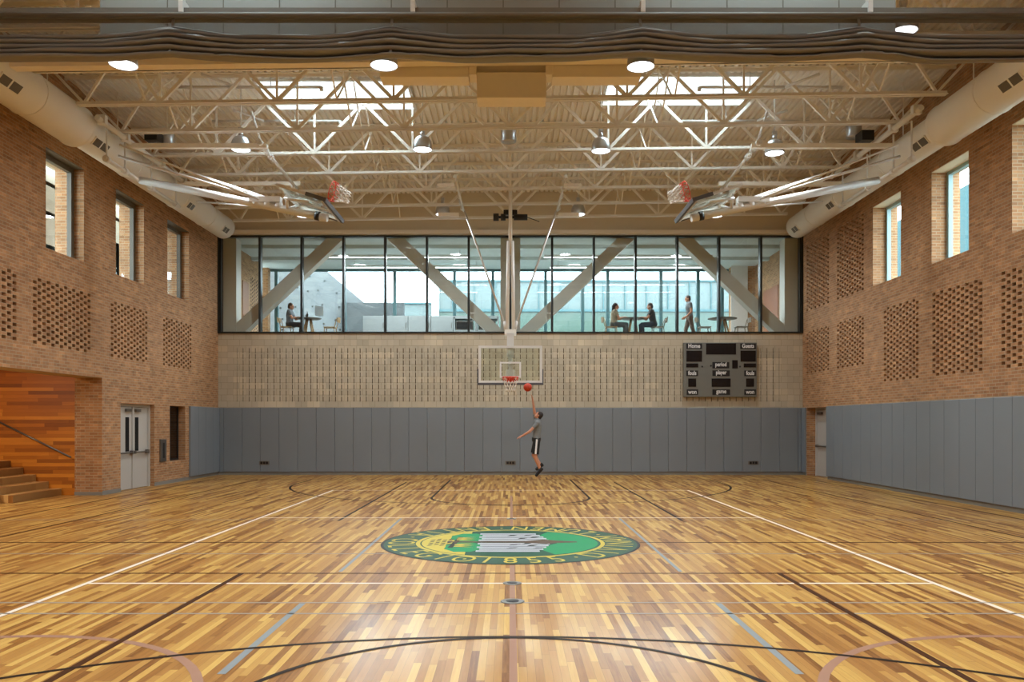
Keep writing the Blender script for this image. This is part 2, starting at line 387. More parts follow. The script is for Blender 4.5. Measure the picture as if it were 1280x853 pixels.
for i, (x, y) in enumerate(((-.62, .46), (-.64, -.46))):
    bl.append([(x + .25 * math.cos(a * .3927) * (1 + .12 * (a % 2)), y + .42 * math.sin(a * .3927) * (1 + .1 * (a % 2))) for a in range(16)])
em('bush', bl, 'green', zb + .003)
em('stripe', [[(-.46 + .04 * (i % 2), -.88 + .165 * i), (.36 + .2 * math.sin(math.pi * (i + .5) / 11), -.88 + .165 * i), (.36 + .2 * math.sin(math.pi * (i + .5) / 11), -.75 + .165 * i), (-.46 + .04 * (i % 2), -.75 + .165 * i)] for i in range(11)], 'grey', zb + .0036)
em('crack', [[(x, y), (x + .1, y + .03), (x + .17, y + .12), (x + .05, y + .1)] for x, y in ((-.05, .62), (.1, .3), (.2, .66), (.28, .42), (-.02, -.32), (.22, -.4), (-.06, -.62), (.16, -.2), (.3, -.62))], 'black', zb + .0042)
em('trunk', [[(-.9, -.05), (.2, -.07), (.5, -.2), (.62, -.1), (.95, -.04), (.95, .04), (.66, .14), (.48, .24), (.2, .09), (-.9, .05)]], 'brown', zb + .0048)
em('checker', [[(-1.16 + .085 * i, -.36 + .16 * j + .08 * (i % 2)), (-1.1 + .085 * i, -.31 + .16 * j + .08 * (i % 2)), (-1.08 + .085 * i, -.22 + .16 * j + .08 * (i % 2)), (-1.14 + .085 * i, -.27 + .16 * j + .08 * (i % 2))] for i in range(4) for j in range(4)], 'black', zb + .0030)
em('bar', [[(-.86, -.52), (-.79, -.54), (-.7, .5), (-.77, .52)]], 'black', zb + .0042)
em('ray', [[(-.78, y0), (-.5, y0 + dy), (-.78, y0 + .07)] for y0 in (.18, .34, -.28, -.44) for dy in (-.08, .06, .2)], 'yellow', zb + .0054)
lets = []
def ring_text(txt, a_mid, step, outward=True):
    n = len(txt)
    for i, ch in enumerate(txt):
        if ch == ' ': continue
        a = math.radians(a_mid + (i - (n - 1) / 2) * step)
        Mx = Matrix.Translation((1.565 * math.cos(a), EY + 1.565 * math.sin(a), zb + .0026)) @ Matrix.Rotation(a + math.pi / 2, 4, 'Z')
        lets.append(text_mesh(ch, .56, Mx, .7, .0))
ring_text('\u00b71855\u00b7DIVINAM\u00b7LUMEN\u00b7ENTIA\u00b7COLLEGIO', -90 + 14.5 * 10.9, 10.9)
join_meshes('emblem_lettering', lets, EM['yellow'], floor)
# floor sockets
for y, r, lab in ((8.62, .1, 'small round metal floor socket on the white line'), (7.74, .115, 'larger dark floor socket on the grey line nearest the camera'), (14.45, .09, 'small floor socket beyond the emblem')):
    t = thing('floor_socket', lab, 'floor plate', (.02, y, 0))
    MB().lathe([(r * .999, 0), (r, .0055), (r * .86, .007), (0.001, .007)], (.02, y, 0), 28).build('cover', M['chrome'], t)
    MB().lathe([(r * .55, .0068), (r * .55, .0078), (.001, .0078)], (.02, y, 0), 20).build('inner_disc', M['black'], t)

# ------------------------------------------------------------------ walls
RC = .0677
Z_S0, Z_S1, Z_T0, Z_W0, Z_W1, Z_OP = 49 * RC, 69 * RC, 41 * RC, 79 * RC, 110 * RC, 41 * RC
def holed_wall(name, fn, u0, u1, v0, v1, t, holes, mat):
    """fn(u, v, d) -> point; holes: (u0, u1, v0, v1)"""
    m = MB(); us = sorted({u0, u1, *[h[0] for h in holes], *[h[1] for h in holes]}); vv = sorted({v0, v1, *[h[2] for h in holes], *[h[3] for h in holes]})
    us = [u for u in us if u0 <= u <= u1]; vv = [v for v in vv if v0 <= v <= v1]
    for a, b in zip(us[:-1], us[1:]):
        for c, d in zip(vv[:-1], vv[1:]):
            mu, mv = (a + b) / 2, (c + d) / 2
            if any(h[0] < mu < h[1] and h[2] < mv < h[3] for h in holes): continue
            for dd in (0, t): m.face([fn(a, c, dd), fn(b, c, dd), fn(b, d, dd), fn(a, d, dd)])
    for h in list(holes) + [(u0, u1, v0, v1)]:
        a, b, c, d = h
        for p, q in (((a, c), (b, c)), ((b, c), (b, d)), ((b, d), (a, d)), ((a, d), (a, c))):
            if p[1] == q[1] == v0 and h[2] == v0: continue
            m.face([fn(*p, 0), fn(*q, 0), fn(*q, t), fn(*p, t)])
    bmesh.ops.remove_doubles(m.bm, verts=list(m.bm.verts), dist=1e-5)
    return m.build(name, mat, None)
LW = lambda u, v, d: (-W - d, u, v)
RWf = lambda u, v, d: (W + d, u, v)
T = .65
L_WIN = [(16.85, 18.35), (19.84, 21.36), (22.82, 24.35)]
L_SCR = [(13.35, 15.87), (16.38, 18.66), (19.57, 21.58), (22.52, 24.56)]
L_DOOR = (20.08, 21.99, 0, 2.2); L_LITE = (22.98, 24.08, .62, 2.2)
L_OPEN = (11.5, 19.18, 0, Z_OP)
R_WIN = [(20.05, 21.59), (17.08, 18.58), (14.1, 15.6)]
R_SCR = [(24.55, 26.43, Z_S0, Z_S1), (22.14, 23.97, Z_S0, Z_S1), (19.16, 20.98, Z_T0, Z_S1), (16.57, 18.57, Z_T0, Z_S1), (13.9, 15.97, Z_T0, Z_S1), (24.55, 26.43, Z_W0, Z_W1), (22.14, 23.97, Z_W0, Z_W1)]
R_DOOR = (24.65, 26.42, 0, 2.2)
wl = struct(holed_wall('wall_left', LW, YN, YB + .3, 0, 9.75, T, [(a, b, Z_W0, Z_W1) for a, b in L_WIN] + [(a, b, Z_S0, Z_S1) for a, b in L_SCR] + [L_DOOR, L_LITE, L_OPEN], M['brick']))
wr = struct(holed_wall('wall_right', RWf, YN, YB + .3, 0, 9.75, T, [(a, b, Z_W0, Z_W1) for a, b in R_WIN] + R_SCR + [R_DOOR], M['brick']))
def screen(wall, fn, u0, u1, v0, v1):
    """open brickwork: every other course shifted, holes one course high"""
    m = MB(); n = max(3, round((u1 - u0) / .168)); p = (u1 - u0) / n; rows = round((v1 - v0) / RC)
    for j in range(rows):
        z0, z1 = v0 + j * RC, v0 + (j + 1) * RC; holes = [i for i in range(n) if (i + j) % 2 == 0]; a = u0
        for i in holes:
            h0, h1 = u0 + (i + .5) * p - .062, u0 + (i + .5) * p + .062
            if h0 - a > .004: m.hexa([fn(a, z0, .0), fn(h0, z0, .0), fn(h0, z0, .11), fn(a, z0, .11), fn(a, z1, .0), fn(h0, z1, .0), fn(h0, z1, .11), fn(a, z1, .11)])
            a = h1
        if u1 - a > .004: m.hexa([fn(a, z0, .0), fn(u1, z0, .0), fn(u1, z0, .11), fn(a, z0, .11), fn(a, z1, .0), fn(u1, z1, .0), fn(u1, z1, .11), fn(a, z1, .11)])
    o = m.build('brick_screen', M['brick'], wall)
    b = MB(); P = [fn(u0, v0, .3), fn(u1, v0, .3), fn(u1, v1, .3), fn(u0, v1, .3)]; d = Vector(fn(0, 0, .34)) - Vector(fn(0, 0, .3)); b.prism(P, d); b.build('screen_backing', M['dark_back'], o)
for a, b in L_SCR: screen(wl, LW, a, b, Z_S0, Z_S1)
for h in R_SCR: screen(wr, RWf, *h)
# back wall: pads below, slotted blocks, glazing above
Z_SILL, Z_HEAD = 4.67, 7.89
m = MB(); m.box(-W, W, YB, YB + .3, 0, 2.40); m.box(-W, W, YB, YB + .3, 4.2, Z_SILL)
m.box(-W, -9.02, YB, YB + .3, 2.40, 4.2); m.box(8.87, W, YB, YB + .3, 2.40, 4.2)
wb = struct(m.build('wall_back', M['cmu']))
m = MB(); m.box(-9.02, 8.87, YB + .045, YB + .3, 2.40, 4.2); m.build('slot_backing', M['slot_dark'], wb)
m = MB(); nc = 88; pw = (8.87 + 9.02) / nc
for i in range(nc):
    x0 = -9.02 + i * pw; m.box(x0 + .012, x0 + pw - .012, YB, YB + .044, 2.40, 4.2)
for j in range(10):
    z = 2.40 + j * .2; m.box(-9.02, 8.87, YB + .006, YB + .043, max(2.40, z - .022), min(4.2, z + .022))
m.build('slotted_blocks', M['cmu'], wb)
m = MB(); m.box(-W - .65, W + .65, YB, YB + .3, Z_HEAD, 9.75); struct(m.build('wall_back_upper', M['beige_paint']))
m = MB(); m.box(-W - .65, W + .65, YN - .3, YN, 0, 9.75); struct(m.build('wall_front', M['brick']))
# baseboards
m = MB(); m.box(-W, W, YB - .03, YB, 0, .1); struct(m.build('baseboard_back', M['base']))
m = MB()
for a, b in ((19.18, 20.08), (21.99, YB - .03), (YN, 11.5)): m.box(-W, -W + .012, a, b, 0, .1)
struct(m.build('baseboard_left', M['base']))
m = MB()
for a, b in ((26.42, YB - .03), (YN, 24.65)): m.box(W - .012, W, a, b, 0, .1)
struct(m.build('baseboard_right', M['base']))
# stair alcove
m = MB(); m.box(-W - 6.5, -W - T, 19.18, 19.4, 0, 3.6); struct(m.build('wall_alcove_side', M['wood_wall']))
m = MB(); m.box(-W - 6.6, -W - 6.4, 11, 19.4, 0, 3.6); m.box(-W - 6.5, -W - T, 11.2, 11.4, 0, 3.6); struct(m.build('wall_alcove_back', M['beige_paint']))
m = MB(); m.box(-W - 6.6, -W - T, 11, 19.4, 3.4, 3.6); struct(m.build('ceiling_alcove', M['beige_paint']))
m = MB(); m.box(-W - T - .003, -W, 19.165, 19.18, 0, .08); struct(m.build('baseboard_alcove', M['base']))

# ------------------------------------------------------------------ roof deck with skylights
SL = .0125                                          # the roof falls slightly to the left
ZD = 9.32
SKYL = [(x0, x1, y0, y1) for x0, x1 in ((-5.6, -2.3), (2.2, 5.5)) for y0, y1 in ((17.84, 19.4), (9.4, 10.96), (3.0, 4.6), (-3.4, -1.8))]  # only the far pair is in view; nearer pairs added for fill daylight
m = MB(); per = .152; nx = int(2 * W / per) + 1
prof = []
for i in range(nx):
    x = -W + i * per; prof += [(x, 0), (x + .085, 0), (x + .1, .055), (x + .137, .055)]
prof.append((W, 0)); prof = [(min(x, W), z) for x, z in prof]
ys = sorted({YN, YB, *[s[2] for s in SKYL], *[s[3] for s in SKYL]})
for (x0, z0), (x1, z1) in zip(prof[:-1], prof[1:]):
    if x1 - x0 < 1e-4: continue
    for y0, y1 in zip(ys[:-1], ys[1:]):
        if any(s[0] < (x0 + x1) / 2 < s[1] and s[2] < (y0 + y1) / 2 < s[3] for s in SKYL): continue
        m.face([(x0, y0, ZD + z0 + SL * x0), (x1, y0, ZD + z1 + SL * x1), (x1, y1, ZD + z1 + SL * x1), (x0, y1, ZD + z0 + SL * x0)])
ceil = struct(m.build('ceiling', M['deck'], None))
for i, (x0, x1, y0, y1) in enumerate(SKYL):
    xm = (x0 + x1) / 2; zc = ZD + SL * xm
    m = MB(); a = .06
    m.box(x0 - a, x0, y0 - a, y1 + a, zc - .06, zc + .6); m.box(x1, x1 + a, y0 - a, y1 + a, zc - .06, zc + .6)
    m.box(x0, x1, y0 - a, y0, zc - .06, zc + .6); m.box(x0, x1, y1, y1 + a, zc - .06, zc + .6)
    o = struct(m.build('window_skylight_%d' % (i + 1), M['white_metal']))
    MB().box(x0, x1, y0, y1, zc + .55, zc + .57).build('pane', M['glass'], o)

# ------------------------------------------------------------------ windows and doors in the side walls
def side_window(n, fn, a, b, d0, mat, dmat, fw=.09):
    m = MB(); v0, v1 = Z_W0, Z_W1
    def bx(u0, u1, w0, w1, e0, e1, mm): mm.hexa([fn(u0, w0, e0), fn(u1, w0, e0), fn(u1, w0, e1), fn(u0, w0, e1), fn(u0, w1, e0), fn(u1, w1, e0), fn(u1, w1, e1), fn(u0, w1, e1)])
    bx(a, a + fw, v0, v1, d0, d0 + .1, m); bx(b - fw, b, v0, v1, d0, d0 + .1, m); bx(a + fw, b - fw, v1 - fw, v1, d0, d0 + .1, m); bx(a + fw, b - fw, v0, v0 + fw * .6, d0, d0 + .1, m)
    o = struct(m.build('window_%d' % n, [mat]))
    g = MB(); bx(a + fw, b - fw, v0 + fw * .6, v1 - fw, d0 + .04, d0 + .055, g); g.build('pane', M['glass'], o)
    s = MB(); bx(a, b, v1 - .012, v1 - .001, 0.0, d0, s); s.build('lintel', dmat, o)
    return o
for i, (a, b) in enumerate(L_WIN): side_window(3 + i, LW, a, b, .22, M['frame_grey'], M['frame_grey'], .12)
for i, (a, b) in enumerate(R_WIN): side_window(6 + i, RWf, a, b, .34, M['frame_teal'], M['cream'], .085)
# left double door
Y0, Y1 = L_DOOR[0], L_DOOR[1]; X = -W - .135
m = MB(); m.box(X - .1, X + .02, Y0, Y0 + .05, 0, 2.2); m.box(X - .1, X + .02, Y1 - .09, Y1, 0, 2.2); m.box(X - .1, X + .02, Y0 + .05, Y1 - .09, 2.13, 2.2)
d1 = struct(m.build('door_1', M['door']))
ym = (Y0 + .05 + Y1 - .09) / 2
for k, (a, b) in enumerate(((Y0 + .055, ym - .004), (ym + .004, Y1 - .095))):
    lf = MB().box(X - .07, X - .02, a, b, .01, 2.12).build('leaf', M['door'], d1, bevel=.004)
    c = b - .26 if k == 0 else a + .26
    MB().box(X - .022, X - .016, c - .1, c + .1, .98, 1.86).build('vision_panel', M['glass_black'], lf)
    mm = MB(); mm.tube((X + .05, a + .06, .95), (X + .05, b - .06, .95), .022, n=10); mm.box(X - .02, X + .055, a + .04, a + .1, .91, .99); mm.box(X - .02, X + .055, b - .12, b - .03, .9, 1.0)
    mm.build('push_bar', M['chrome'], lf)
    MB().box(X - .02, X + .04, c - .13, c + .13, 2.0, 2.07).build('door_closer', M['chrome'], lf)
mm = MB().box(X - .03, X + .02, ym - .035, ym + .035, .02, 2.12); mm.build('mullion', M['door'], d1)
# narrow black sidelight
m = MB(); a, b, c, d = L_LITE; X2 = -W - .2
m.box(X2 - .06, X2, a, a + .05, c, d); m.box(X2 - .06, X2, b - .05, b, c, d); m.box(X2 - .06, X2, a + .05, b - .05, c, c + .05); m.box(X2 - .06, X2, a + .05, b - .05, d - .05, d)
w9 = struct(m.build('window_9', M['frame_dark'])); MB().box(X2 - .04, X2 - .02, a + .05, b - .05, c + .05, d - .05).build('pane', M['glass_black'], w9)
MB().box(-W - T - .02, -W - T + .05, a - .1, b + .1, c - .1, d + .1).build('dark_room', M['black'], w9)
# call plate
t = thing('call_plate', 'tall grey metal wall plate with a dark slot, right of the double door', 'wall plate', (-W, 22.5, .62))
MB().box(-W, -W + .04, 22.3, 22.68, .64, 1.26).build('plate', M['chrome'], t, bevel=.006)
MB().box(-W + .038, -W + .046, 22.44, 22.54, .74, 1.16).build('slot', M['black'], t)
# right door
a, b = R_DOOR[0], R_DOOR[1]; X = W + .3
m = MB(); m.box(X - .02, X + .1, a, a + .06, 0, 2.2); m.box(X - .02, X + .1, b - .1, b, 0, 2.2); m.box(X - .02, X + .1, a + .06, b - .1, 2.13, 2.2)
d2 = struct(m.build('door_2', M['door']))
lf = MB().box(X, X + .05, a + .065, b - .105, .01, 2.12).build('leaf', M['door'], d2, bevel=.004)
MB().tube((X - .06, a + .1, .97), (X - .06, b - .14, .97), .025, n=10).box(X - .065, X, a + .1, a + .16, .93, 1.01).box(X - .065, X, b - .22, b - .14, .93, 1.01).build('push_bar', M['chrome'], lf)
MB().box(X - .06, X, b - .6, b - .25, 1.98, 2.06).build('door_closer', M['chrome'], lf)
# doors' far sides are closed off
MB().box(-W - T - .05, -W - T, Y0 - .1, Y1 + .1, 0, 2.3).build('dark_room', M['black'], d1)
MB().box(W + T, W + T + .05, a - .1, b + .1, 0, 2.3).build('dark_room', M['black'], d2)

# ------------------------------------------------------------------ wall pads
def pad_back(x0, x1): return MB().box(x0 + .003, x1 - .003, YB - .06, YB, .1, 2.215)
edges = [-W + .062] + [.317 + .61 * k for k in range(-16, 16)] + [W - .062]
for i, (x0, x1) in enumerate(zip(edges[:-1], edges[1:])):
    tag(pad_back(x0, x1).build('wall_pad', M['pad'], None, bevel=.012), 'grey vinyl wall pad on the back wall, %s from the left corner' % ORD[i + 1], 'wall pad', 'grey wall pads on the back wall')
e = [24.34, 24.95, 25.56, 26.17, YB]
for i, (a, b) in enumerate(zip(e[:-1], e[1:])):
    tag(MB().box(-W, -W + .06, a + .003, b - .003, .1, 2.215).build('wall_pad', M['pad'], None, bevel=.012), 'grey vinyl wall pad on the left brick wall, %s from the back corner' % ORD[4 - i], 'wall pad', 'grey wall pads on the left wall')
for i in range(20):
    b = 24.65 - .61 * i
    tag(MB().box(W - .06, W, b - .607, b - .003, .1, 2.215).build('wall_pad', M['pad'], None, bevel=.012), 'grey vinyl wall pad on the right brick wall, %s from the white door' % ORD[i + 1], 'wall pad', 'grey wall pads on the right wall')
tag(MB().box(W - .06, W, 26.43, YB, .1, 2.215).build('wall_pad', M['pad'], None, bevel=.012), 'narrow grey wall pad in the right back corner, between white door and back wall', 'wall pad')
# outlet plates in the back pads
for x, lab in ((331, 'small dark outlet plate low on the back wall pads, near the left corner'), (638, 'small dark outlet plate low on the back wall pads, under the hoop'), (941, 'small dark outlet plate low on the back wall pads, under the scoreboard')):
    X = (x - CX) / 37.9; t = thing('outlet_plate', lab, 'outlet', (X, YB - .06, .38))
    MB().box(X - .17, X + .17, YB - .068, YB - .06, .34, .46).build('plate', M['chrome'], t, bevel=.002)
    for dx in (-.09, .0, .09): MB().box(X + dx - .035, X + dx + .035, YB - .074, YB - .067, .36, .44).build('socket', M['black'], t)

# ------------------------------------------------------------------ glazing between gym and lounge
MUL = [52.15 / 37.9 * k for k in range(-7, 8)]
m = MB()
for x in MUL: m.box(x - .035, x + .035, YB - .06, YB + .16, Z_SILL, Z_HEAD)
m.box(MUL[0], MUL[-1], YB - .055, YB + .155, Z_SILL + .001, Z_SILL + .05); m.box(MUL[0], MUL[-1], YB - .055, YB + .155, Z_HEAD - .05, Z_HEAD - .001)
for s in (-1, 1): m.box(s * (W - .05) - .05, s * (W - .05) + .05, YB - .02, YB + .16, Z_SILL, Z_HEAD)
win1 = struct(m.build('window_1', M['frame_dark']))
for a, b in zip(MUL[:-1], MUL[1:]): MB().box(a + .035, b - .035, YB + .03, YB + .045, Z_SILL + .05, Z_HEAD - .05).build('pane', M['glass_lounge'], win1)
m = MB(); m.box(-W, W, YB - .16, YB - .04, Z_HEAD + .03, Z_HEAD + .16); m.box(-W, W, YB - .04, YB, Z_HEAD + .02, Z_HEAD + .04); struct(m.build('trim_1', M['steel']))

# ------------------------------------------------------------------ roof joists
def joist(Yj, label):
    t = thing('roof_joist', label, 'roof joist', (0, Yj, 8.07), 'open web roof joists')
    zs = lambda x: SL * x
    def chord(x0, x1, z, flip, name):
        m = MB()
        for s in (-1, 1):
            ya, yb = (Yj + s * .012, Yj + s * .07)
            P = lambda x, y, zz: (x, y, zz + zs(x))
            lo, hi = (z, z + .012) if not flip else (z - .012, z)
            vlo, vhi = (z, z + .075) if not flip else (z - .075, z)
            for (c, d, e, f) in ((ya, yb, lo, hi), (ya, ya + s * .012, vlo, vhi)):
                m.hexa([P(x0, c, e), P(x1, c, e), P(x1, d, e), P(x0, d, e), P(x0, c, f), P(x1, c, f), P(x1, d, f), P(x0, d, f)])
        return m.build(name, M['steel'], t)
    chord(-8.6, 8.6, 8.07, False, 'bottom_chord'); chord(-W + .02, W - .02, ZD, True, 'top_chord')
    zb_, zt = 8.11, ZD - .04; bars = []
    for i in range(-3, 4):
        x = 2.3 * i; bars.append((x, zb_, x, zt, .042))
        for s in (-1, 1):
            xt = x + s * 1.15
            if abs(xt) > 7.7: xt = math.copysign(7.65, xt)
            bars.append((x, zb_, xt, zt, .064))
    for s in (-1, 1): bars += [(s * 8.4, zb_, s * 7.65, zt, .05), (s * 8.4, zb_, s * 9.5, zt, .045)]
    for x0, z0, x1, z1, w in bars:
        MB().bar((x0, Yj, z0 + zs(x0)), (x1, Yj, z1 + zs(x1)), w, w, up=(0, 1, 0)).build('web_bar', M['steel'], t)
    return t
NJ = 9
JY = [12.934 + 1.534 * k for k in range(NJ)]
j0 = joist(JY[0], '')
for k in range(NJ):
    o = j0 if k == 0 else copy_tree(j0)
    o.location = (0, JY[k], 8.07); o['label'] = 'cream open-web steel roof joist, %s from the window wall' % ORD[NJ - k]
# cross bridging between joists
br0 = None; nb = 0
for xi, x in enumerate((-7.2, -3.45, 3.2, 7.2)):
    for k in range(1, NJ - 1):
        side = ('above the left duct side', 'left of centre', 'right of centre', 'above the right duct side')[xi]
        lab = 'crossed bridging bars %s, %s gap from the window wall' % (side, ORD[NJ - 1 - k])
        if br0 is None:
            br0 = thing('joist_bridging', lab, 'bridging', (x, JY[k], 8.13), 'crossed bridging bars between roof joists')
            d = 1.534
            MB().bar((x, JY[k] + .07, 8.13), (x, JY[k] + d - .07, 9.27), .03).build('diagonal_bar', M['steel'], br0)
            MB().bar((x + .035, JY[k] + .07, 9.27), (x + .035, JY[k] + d - .07, 8.13), .03).build('diagonal_bar', M['steel'], br0)
        else:
            o = copy_tree(br0); o.location = (x, JY[k], 8.13 + SL * x); o['label'] = lab
br0.location.z = 8.13 + SL * br0.location.x

# ------------------------------------------------------------------ ventilation ducts
def duct(s, label):
    XC, ZC = s * 8.9, 7.78 + (.02 if s > 0 else 0)
    t = thing('ventilation_duct', label, 'duct', (XC, 10, ZC - .4))
    yr = 16.6
    m = MB(); m.lathe([(.42, YN + .05), (.42, yr)], (XC, 0, ZC), 36, 'Y'); m.build('wide_duct', M['duct'], t)
    m = MB(); m.lathe([(.345, yr - .02), (.345, 25.2), (.30, 25.26), (.001, 25.27)], (XC, 0, ZC), 36, 'Y'); m.build('narrow_duct', M['duct'], t)
    MB().lathe([(.345, yr + .12), (.43, yr), (.435, yr - .03), (.42, yr - .06)], (XC, 0, ZC), 36, 'Y').build('reducer_collar', M['duct'], t)
    for y in (14.9, 18.9, 21.6, 23.6): MB().torus((XC, y, ZC), .347 if y > yr else .422, .012, 36, 6, (0, 1, 0)).build('seam_ring', M['duct'], t)
    for y in (13.9, 17.1, 21.9, 24.6):
        r = .42 if y < yr else .345; a = math.radians(-38); n = Vector((-s * math.cos(a), 0, math.sin(a))); up = Vector((0, 1, 0)); c = Vector((XC, y, ZC)) + n * (r - .004)
        e = n.cross(up)
        fr = Matrix(((n.x, up.x, e.x, c.x), (n.y, up.y, e.y, c.y), (n.z, up.z, e.z, c.z), (0, 0, 0, 1)))
        w = .3 if y < 18 else .2
        g = MB(fr).box(-.02, .022, -w, w, -.1, .1).build('grille', M['duct'], t)
        q = MB(fr)
        for u in (-1, 1): q.box(.02, .026, u * w / 2 - w * .42, u * w / 2 + w * .42, -.08, .08)
        q.build('louvre', M['frame_grey'], g)
    for y in (12.5, 15.6, 18.4, 20.1, 23.2): MB().bar((XC, y, ZC + .3), (XC, y, ZD + SL * XC), .02).build('hanger_rod', M['steel'], t)
duct(-1, 'long cream round ventilation duct along the top of the left brick wall')
duct(1, 'long cream round ventilation duct along the top of the right brick wall')

# ------------------------------------------------------------------ bulkheads in the middle of the gym
m = MB(); m.box(-5.72, 5.37, 11.32, 11.42, 7.05, 9.22)
bp_ = tag(m.build('ceiling_bulkhead', M['grey_panel']), 'wide flat grey panel high behind the gathered curtain', 'panel')
m = MB()
for k in range(-7, 8):
    if abs(k * .78 - .1) < 5.3: m.box(k * .78 - .106, k * .78 - .094, 11.314, 11.321, 7.06, 9.2)
m.box(-5.7, 5.35, 11.314, 11.321, 7.9, 7.91); m.build('panel_seam', M['frame_grey'], bp_)
m = MB(); a, b = 7.85 - 9.0 * SL, 7.85 + 9.2 * SL
m.hexa([(-9.0, 13.75, a), (9.2, 13.75, b), (9.2, 13.95, b), (-9.0, 13.95, a), (-9.0, 13.75, a + .4), (9.2, 13.75, b + .4), (9.2, 13.95, b + .4), (-9.0, 13.95, a + .4)]); tag(m.build('header_beam', M['cream']), 'long cream header beam just below and behind the curtain', 'beam')
t = thing('duct_housing', 'cream boxed housing with a lower centre box under the header beam', 'housing', (0, 14.1, 7.4))
MB().box(-2.25, -.72, 13.98, 14.35, 7.67, 8.2).build('side_box', M['cream'], t, bevel=.01); MB().box(.72, 2.25, 13.98, 14.35, 7.67, 8.2).build('side_box', M['cream'], t, bevel=.01)
MB().box(-.58, .62, 13.98, 14.4, 7.31, 7.75).build('lower_box', M['cream'], t, bevel=.01)
MB().box(-.58, .62, 14.1, 14.4, 7.75, 8.25).build('upper_box', M['cream'], t)
for x in (-.65, .67): MB().box(x - .065, x + .065, 13.96, 14.3, 7.7, 8.25).build('bracket', M['cream'], t, bevel=.01)

# ------------------------------------------------------------------ gathered divider curtain
YC = 11.0
t = thing('divider_curtain', 'gathered taupe divider curtain hanging across the whole ceiling', 'curtain', (0, YC, 6.66))
MB().box(-9.2, 9.2, YC - .09, YC + .09, 7.17, 7.29).tube((-9.2, YC - .1, 7.19), (9.2, YC - .1, 7.19), .03).build('top_batten', M['sleeve'], t, bevel=.0)
STR = [-4.55, -1.6, 1.75, 4.7]                       # lifting straps
def lift(x):
    return sum(max(0.0, 1 - abs(x - s) / .95) ** 1.3 for s in STR)
def sag(x):
    b = .5 + .5 * math.cos((x + 1.2) * 2 * math.pi / 3.1)
    return .035 * b + .02 * math.sin(x * 1.9) + .012 * math.sin(x * 5.1 + 1)
nx = 260; N = 60
m = MB(); grid = []
for i in range(nx + 1):
    x = -9.2 + 18.4 * i / nx; L = lift(x); row = []
    top = 6.90 + .13 * L - .3 * sag(x); bot = 6.61 + .03 * L + .3 * sag(x) - .015
    for j in range(N + 1):
        s = j / N; ph = s * 5 * 2 * math.pi + .7 * math.sin(x * .8) * s + L * 1.2 * s
        z = top + (bot - top) * s + .02 * math.sin(ph + .4)
        y = YC - .1 - .1 * (1 - abs(math.sin(ph / 2)) * 2) * (1 + .2 * math.sin(x * 2.1 + s * 9)) * min(1, s * 6) - .05 * math.sin(math.pi * s)
        row.append(m._v((x, y, z)))
    grid.append(row)
for a, b in zip(grid[:-1], grid[1:]):
    for j in range(N):
        f = m.bm.faces.new([a[j], b[j], b[j + 1], a[j + 1]]); f.smooth = True
o = m.build('gathered_folds', M['curtain'], t); so = o.modifiers.new('thickness', 'SOLIDIFY'); so.thickness = .02; so.offset = 1
m = MB(); P = []
for i in range(nx + 1):
    x = -9.2 + 18.4 * i / nx; P.append((x, YC - .02 + .01 * math.sin(x * 4), 7.18, 6.88 + .13 * lift(x) - .3 * sag(x)))
for a, b in zip(P[:-1], P[1:]): m.face([(a[0], a[1], a[3]), (b[0], b[1], b[3]), (b[0], b[1], b[2]), (a[0], a[1], a[2])])
m.build('mesh_top', M['curtain_mesh'], t)
for x in (-4.42, -1.31, 1.78, 4.83):
    MB().tube((x, YC, 7.25), (x, YC, ZD - .02 + SL * x), .02).box(x - .03, x + .03, YC - .12, YC + .1, 7.22, 7.4).build('hanger', M['white_metal'], t)
for x in STR: MB().bar((x, YC - .16, 6.64), (x, YC - .03, 7.2), .035, .008, up=(0, 1, 0)).build('lifting_strap', M['curtain'], t)

# ------------------------------------------------------------------ pendant lamps
def pendant(x, y, z, label):
    t = thing('pendant_lamp', label, 'lamp', (x, y, z), 'round pendant lamps under the roof')
    MB().lathe([(.208, 0), (.212, .02), (.21, .1), (.19, .2), (.15, .27), (.09, .3), (.001, .3)], (x, y, z), 32).lathe([(.208, 0), (.2, .012), (.195, .05), (.001, .05)], (x, y, z), 32).build('shade', M['silver'], t)
    MB().lathe([(.001, .006), (.19, .006), (.195, .03), (.001, .03)], (x, y, z), 32).build('lens', M['lens'], t)
    MB().tube((x, y, z + .29), (x, y, z + .42), .06, .045, n=16).box(x - .05, x + .05, y - .04, y + .04, z + .4, z + .5).build('driver_box', M['silver'], t)
    MB().tube((x, y, z + .48), (x, y, ZD + SL * x), .012, n=8).build('stem', M['white_metal'], t)
    li = bpy.data.lights.new('lamp_light', 'AREA'); li.shape = 'DISK'; li.size = .36; li.energy = LAMP_W; li.color = LAMP_C; li.spread = math.radians(160)
    lo = bpy.data.objects.new('lamp_light', li); COL.objects.link(lo); lo.parent = t; lo.location = (0, 0, -.004)
    return t
rows = [(12.65, [(-6.03, 7.28, 'leftmost of the big lamps just under the curtain'), (-1.97, 7.27, 'second of the big lamps just under the curtain'), (2.03, 7.25, 'third of the big lamps just under the curtain'), (6.12, 7.8, 'half hidden behind the curtain mesh at upper right')]),
        (18.2, [(-6.04, 7.83, 'leftmost in the middle row below the skylights'), (-1.97, 7.83, 'second in the middle row, left of the centre mast'), (2.03, 7.8, 'third in the middle row, right of the centre mast'), (5.92, 7.75, 'rightmost in the middle row below the skylights')]),
        (24.0, [(-6.1, 7.82, 'leftmost of the far row, behind the folded left hoop'), (-2.0, 7.87, 'second of the far row, left of the hoop mast'), (2.0, 7.87, 'third of the far row, right of the hoop mast'), (6.05, 7.82, 'rightmost of the far row, behind the folded right hoop')])]
for y, L in rows:
    for x, z, lab in L: pendant(x, y, z, 'round silver pendant lamp, lit, ' + lab)
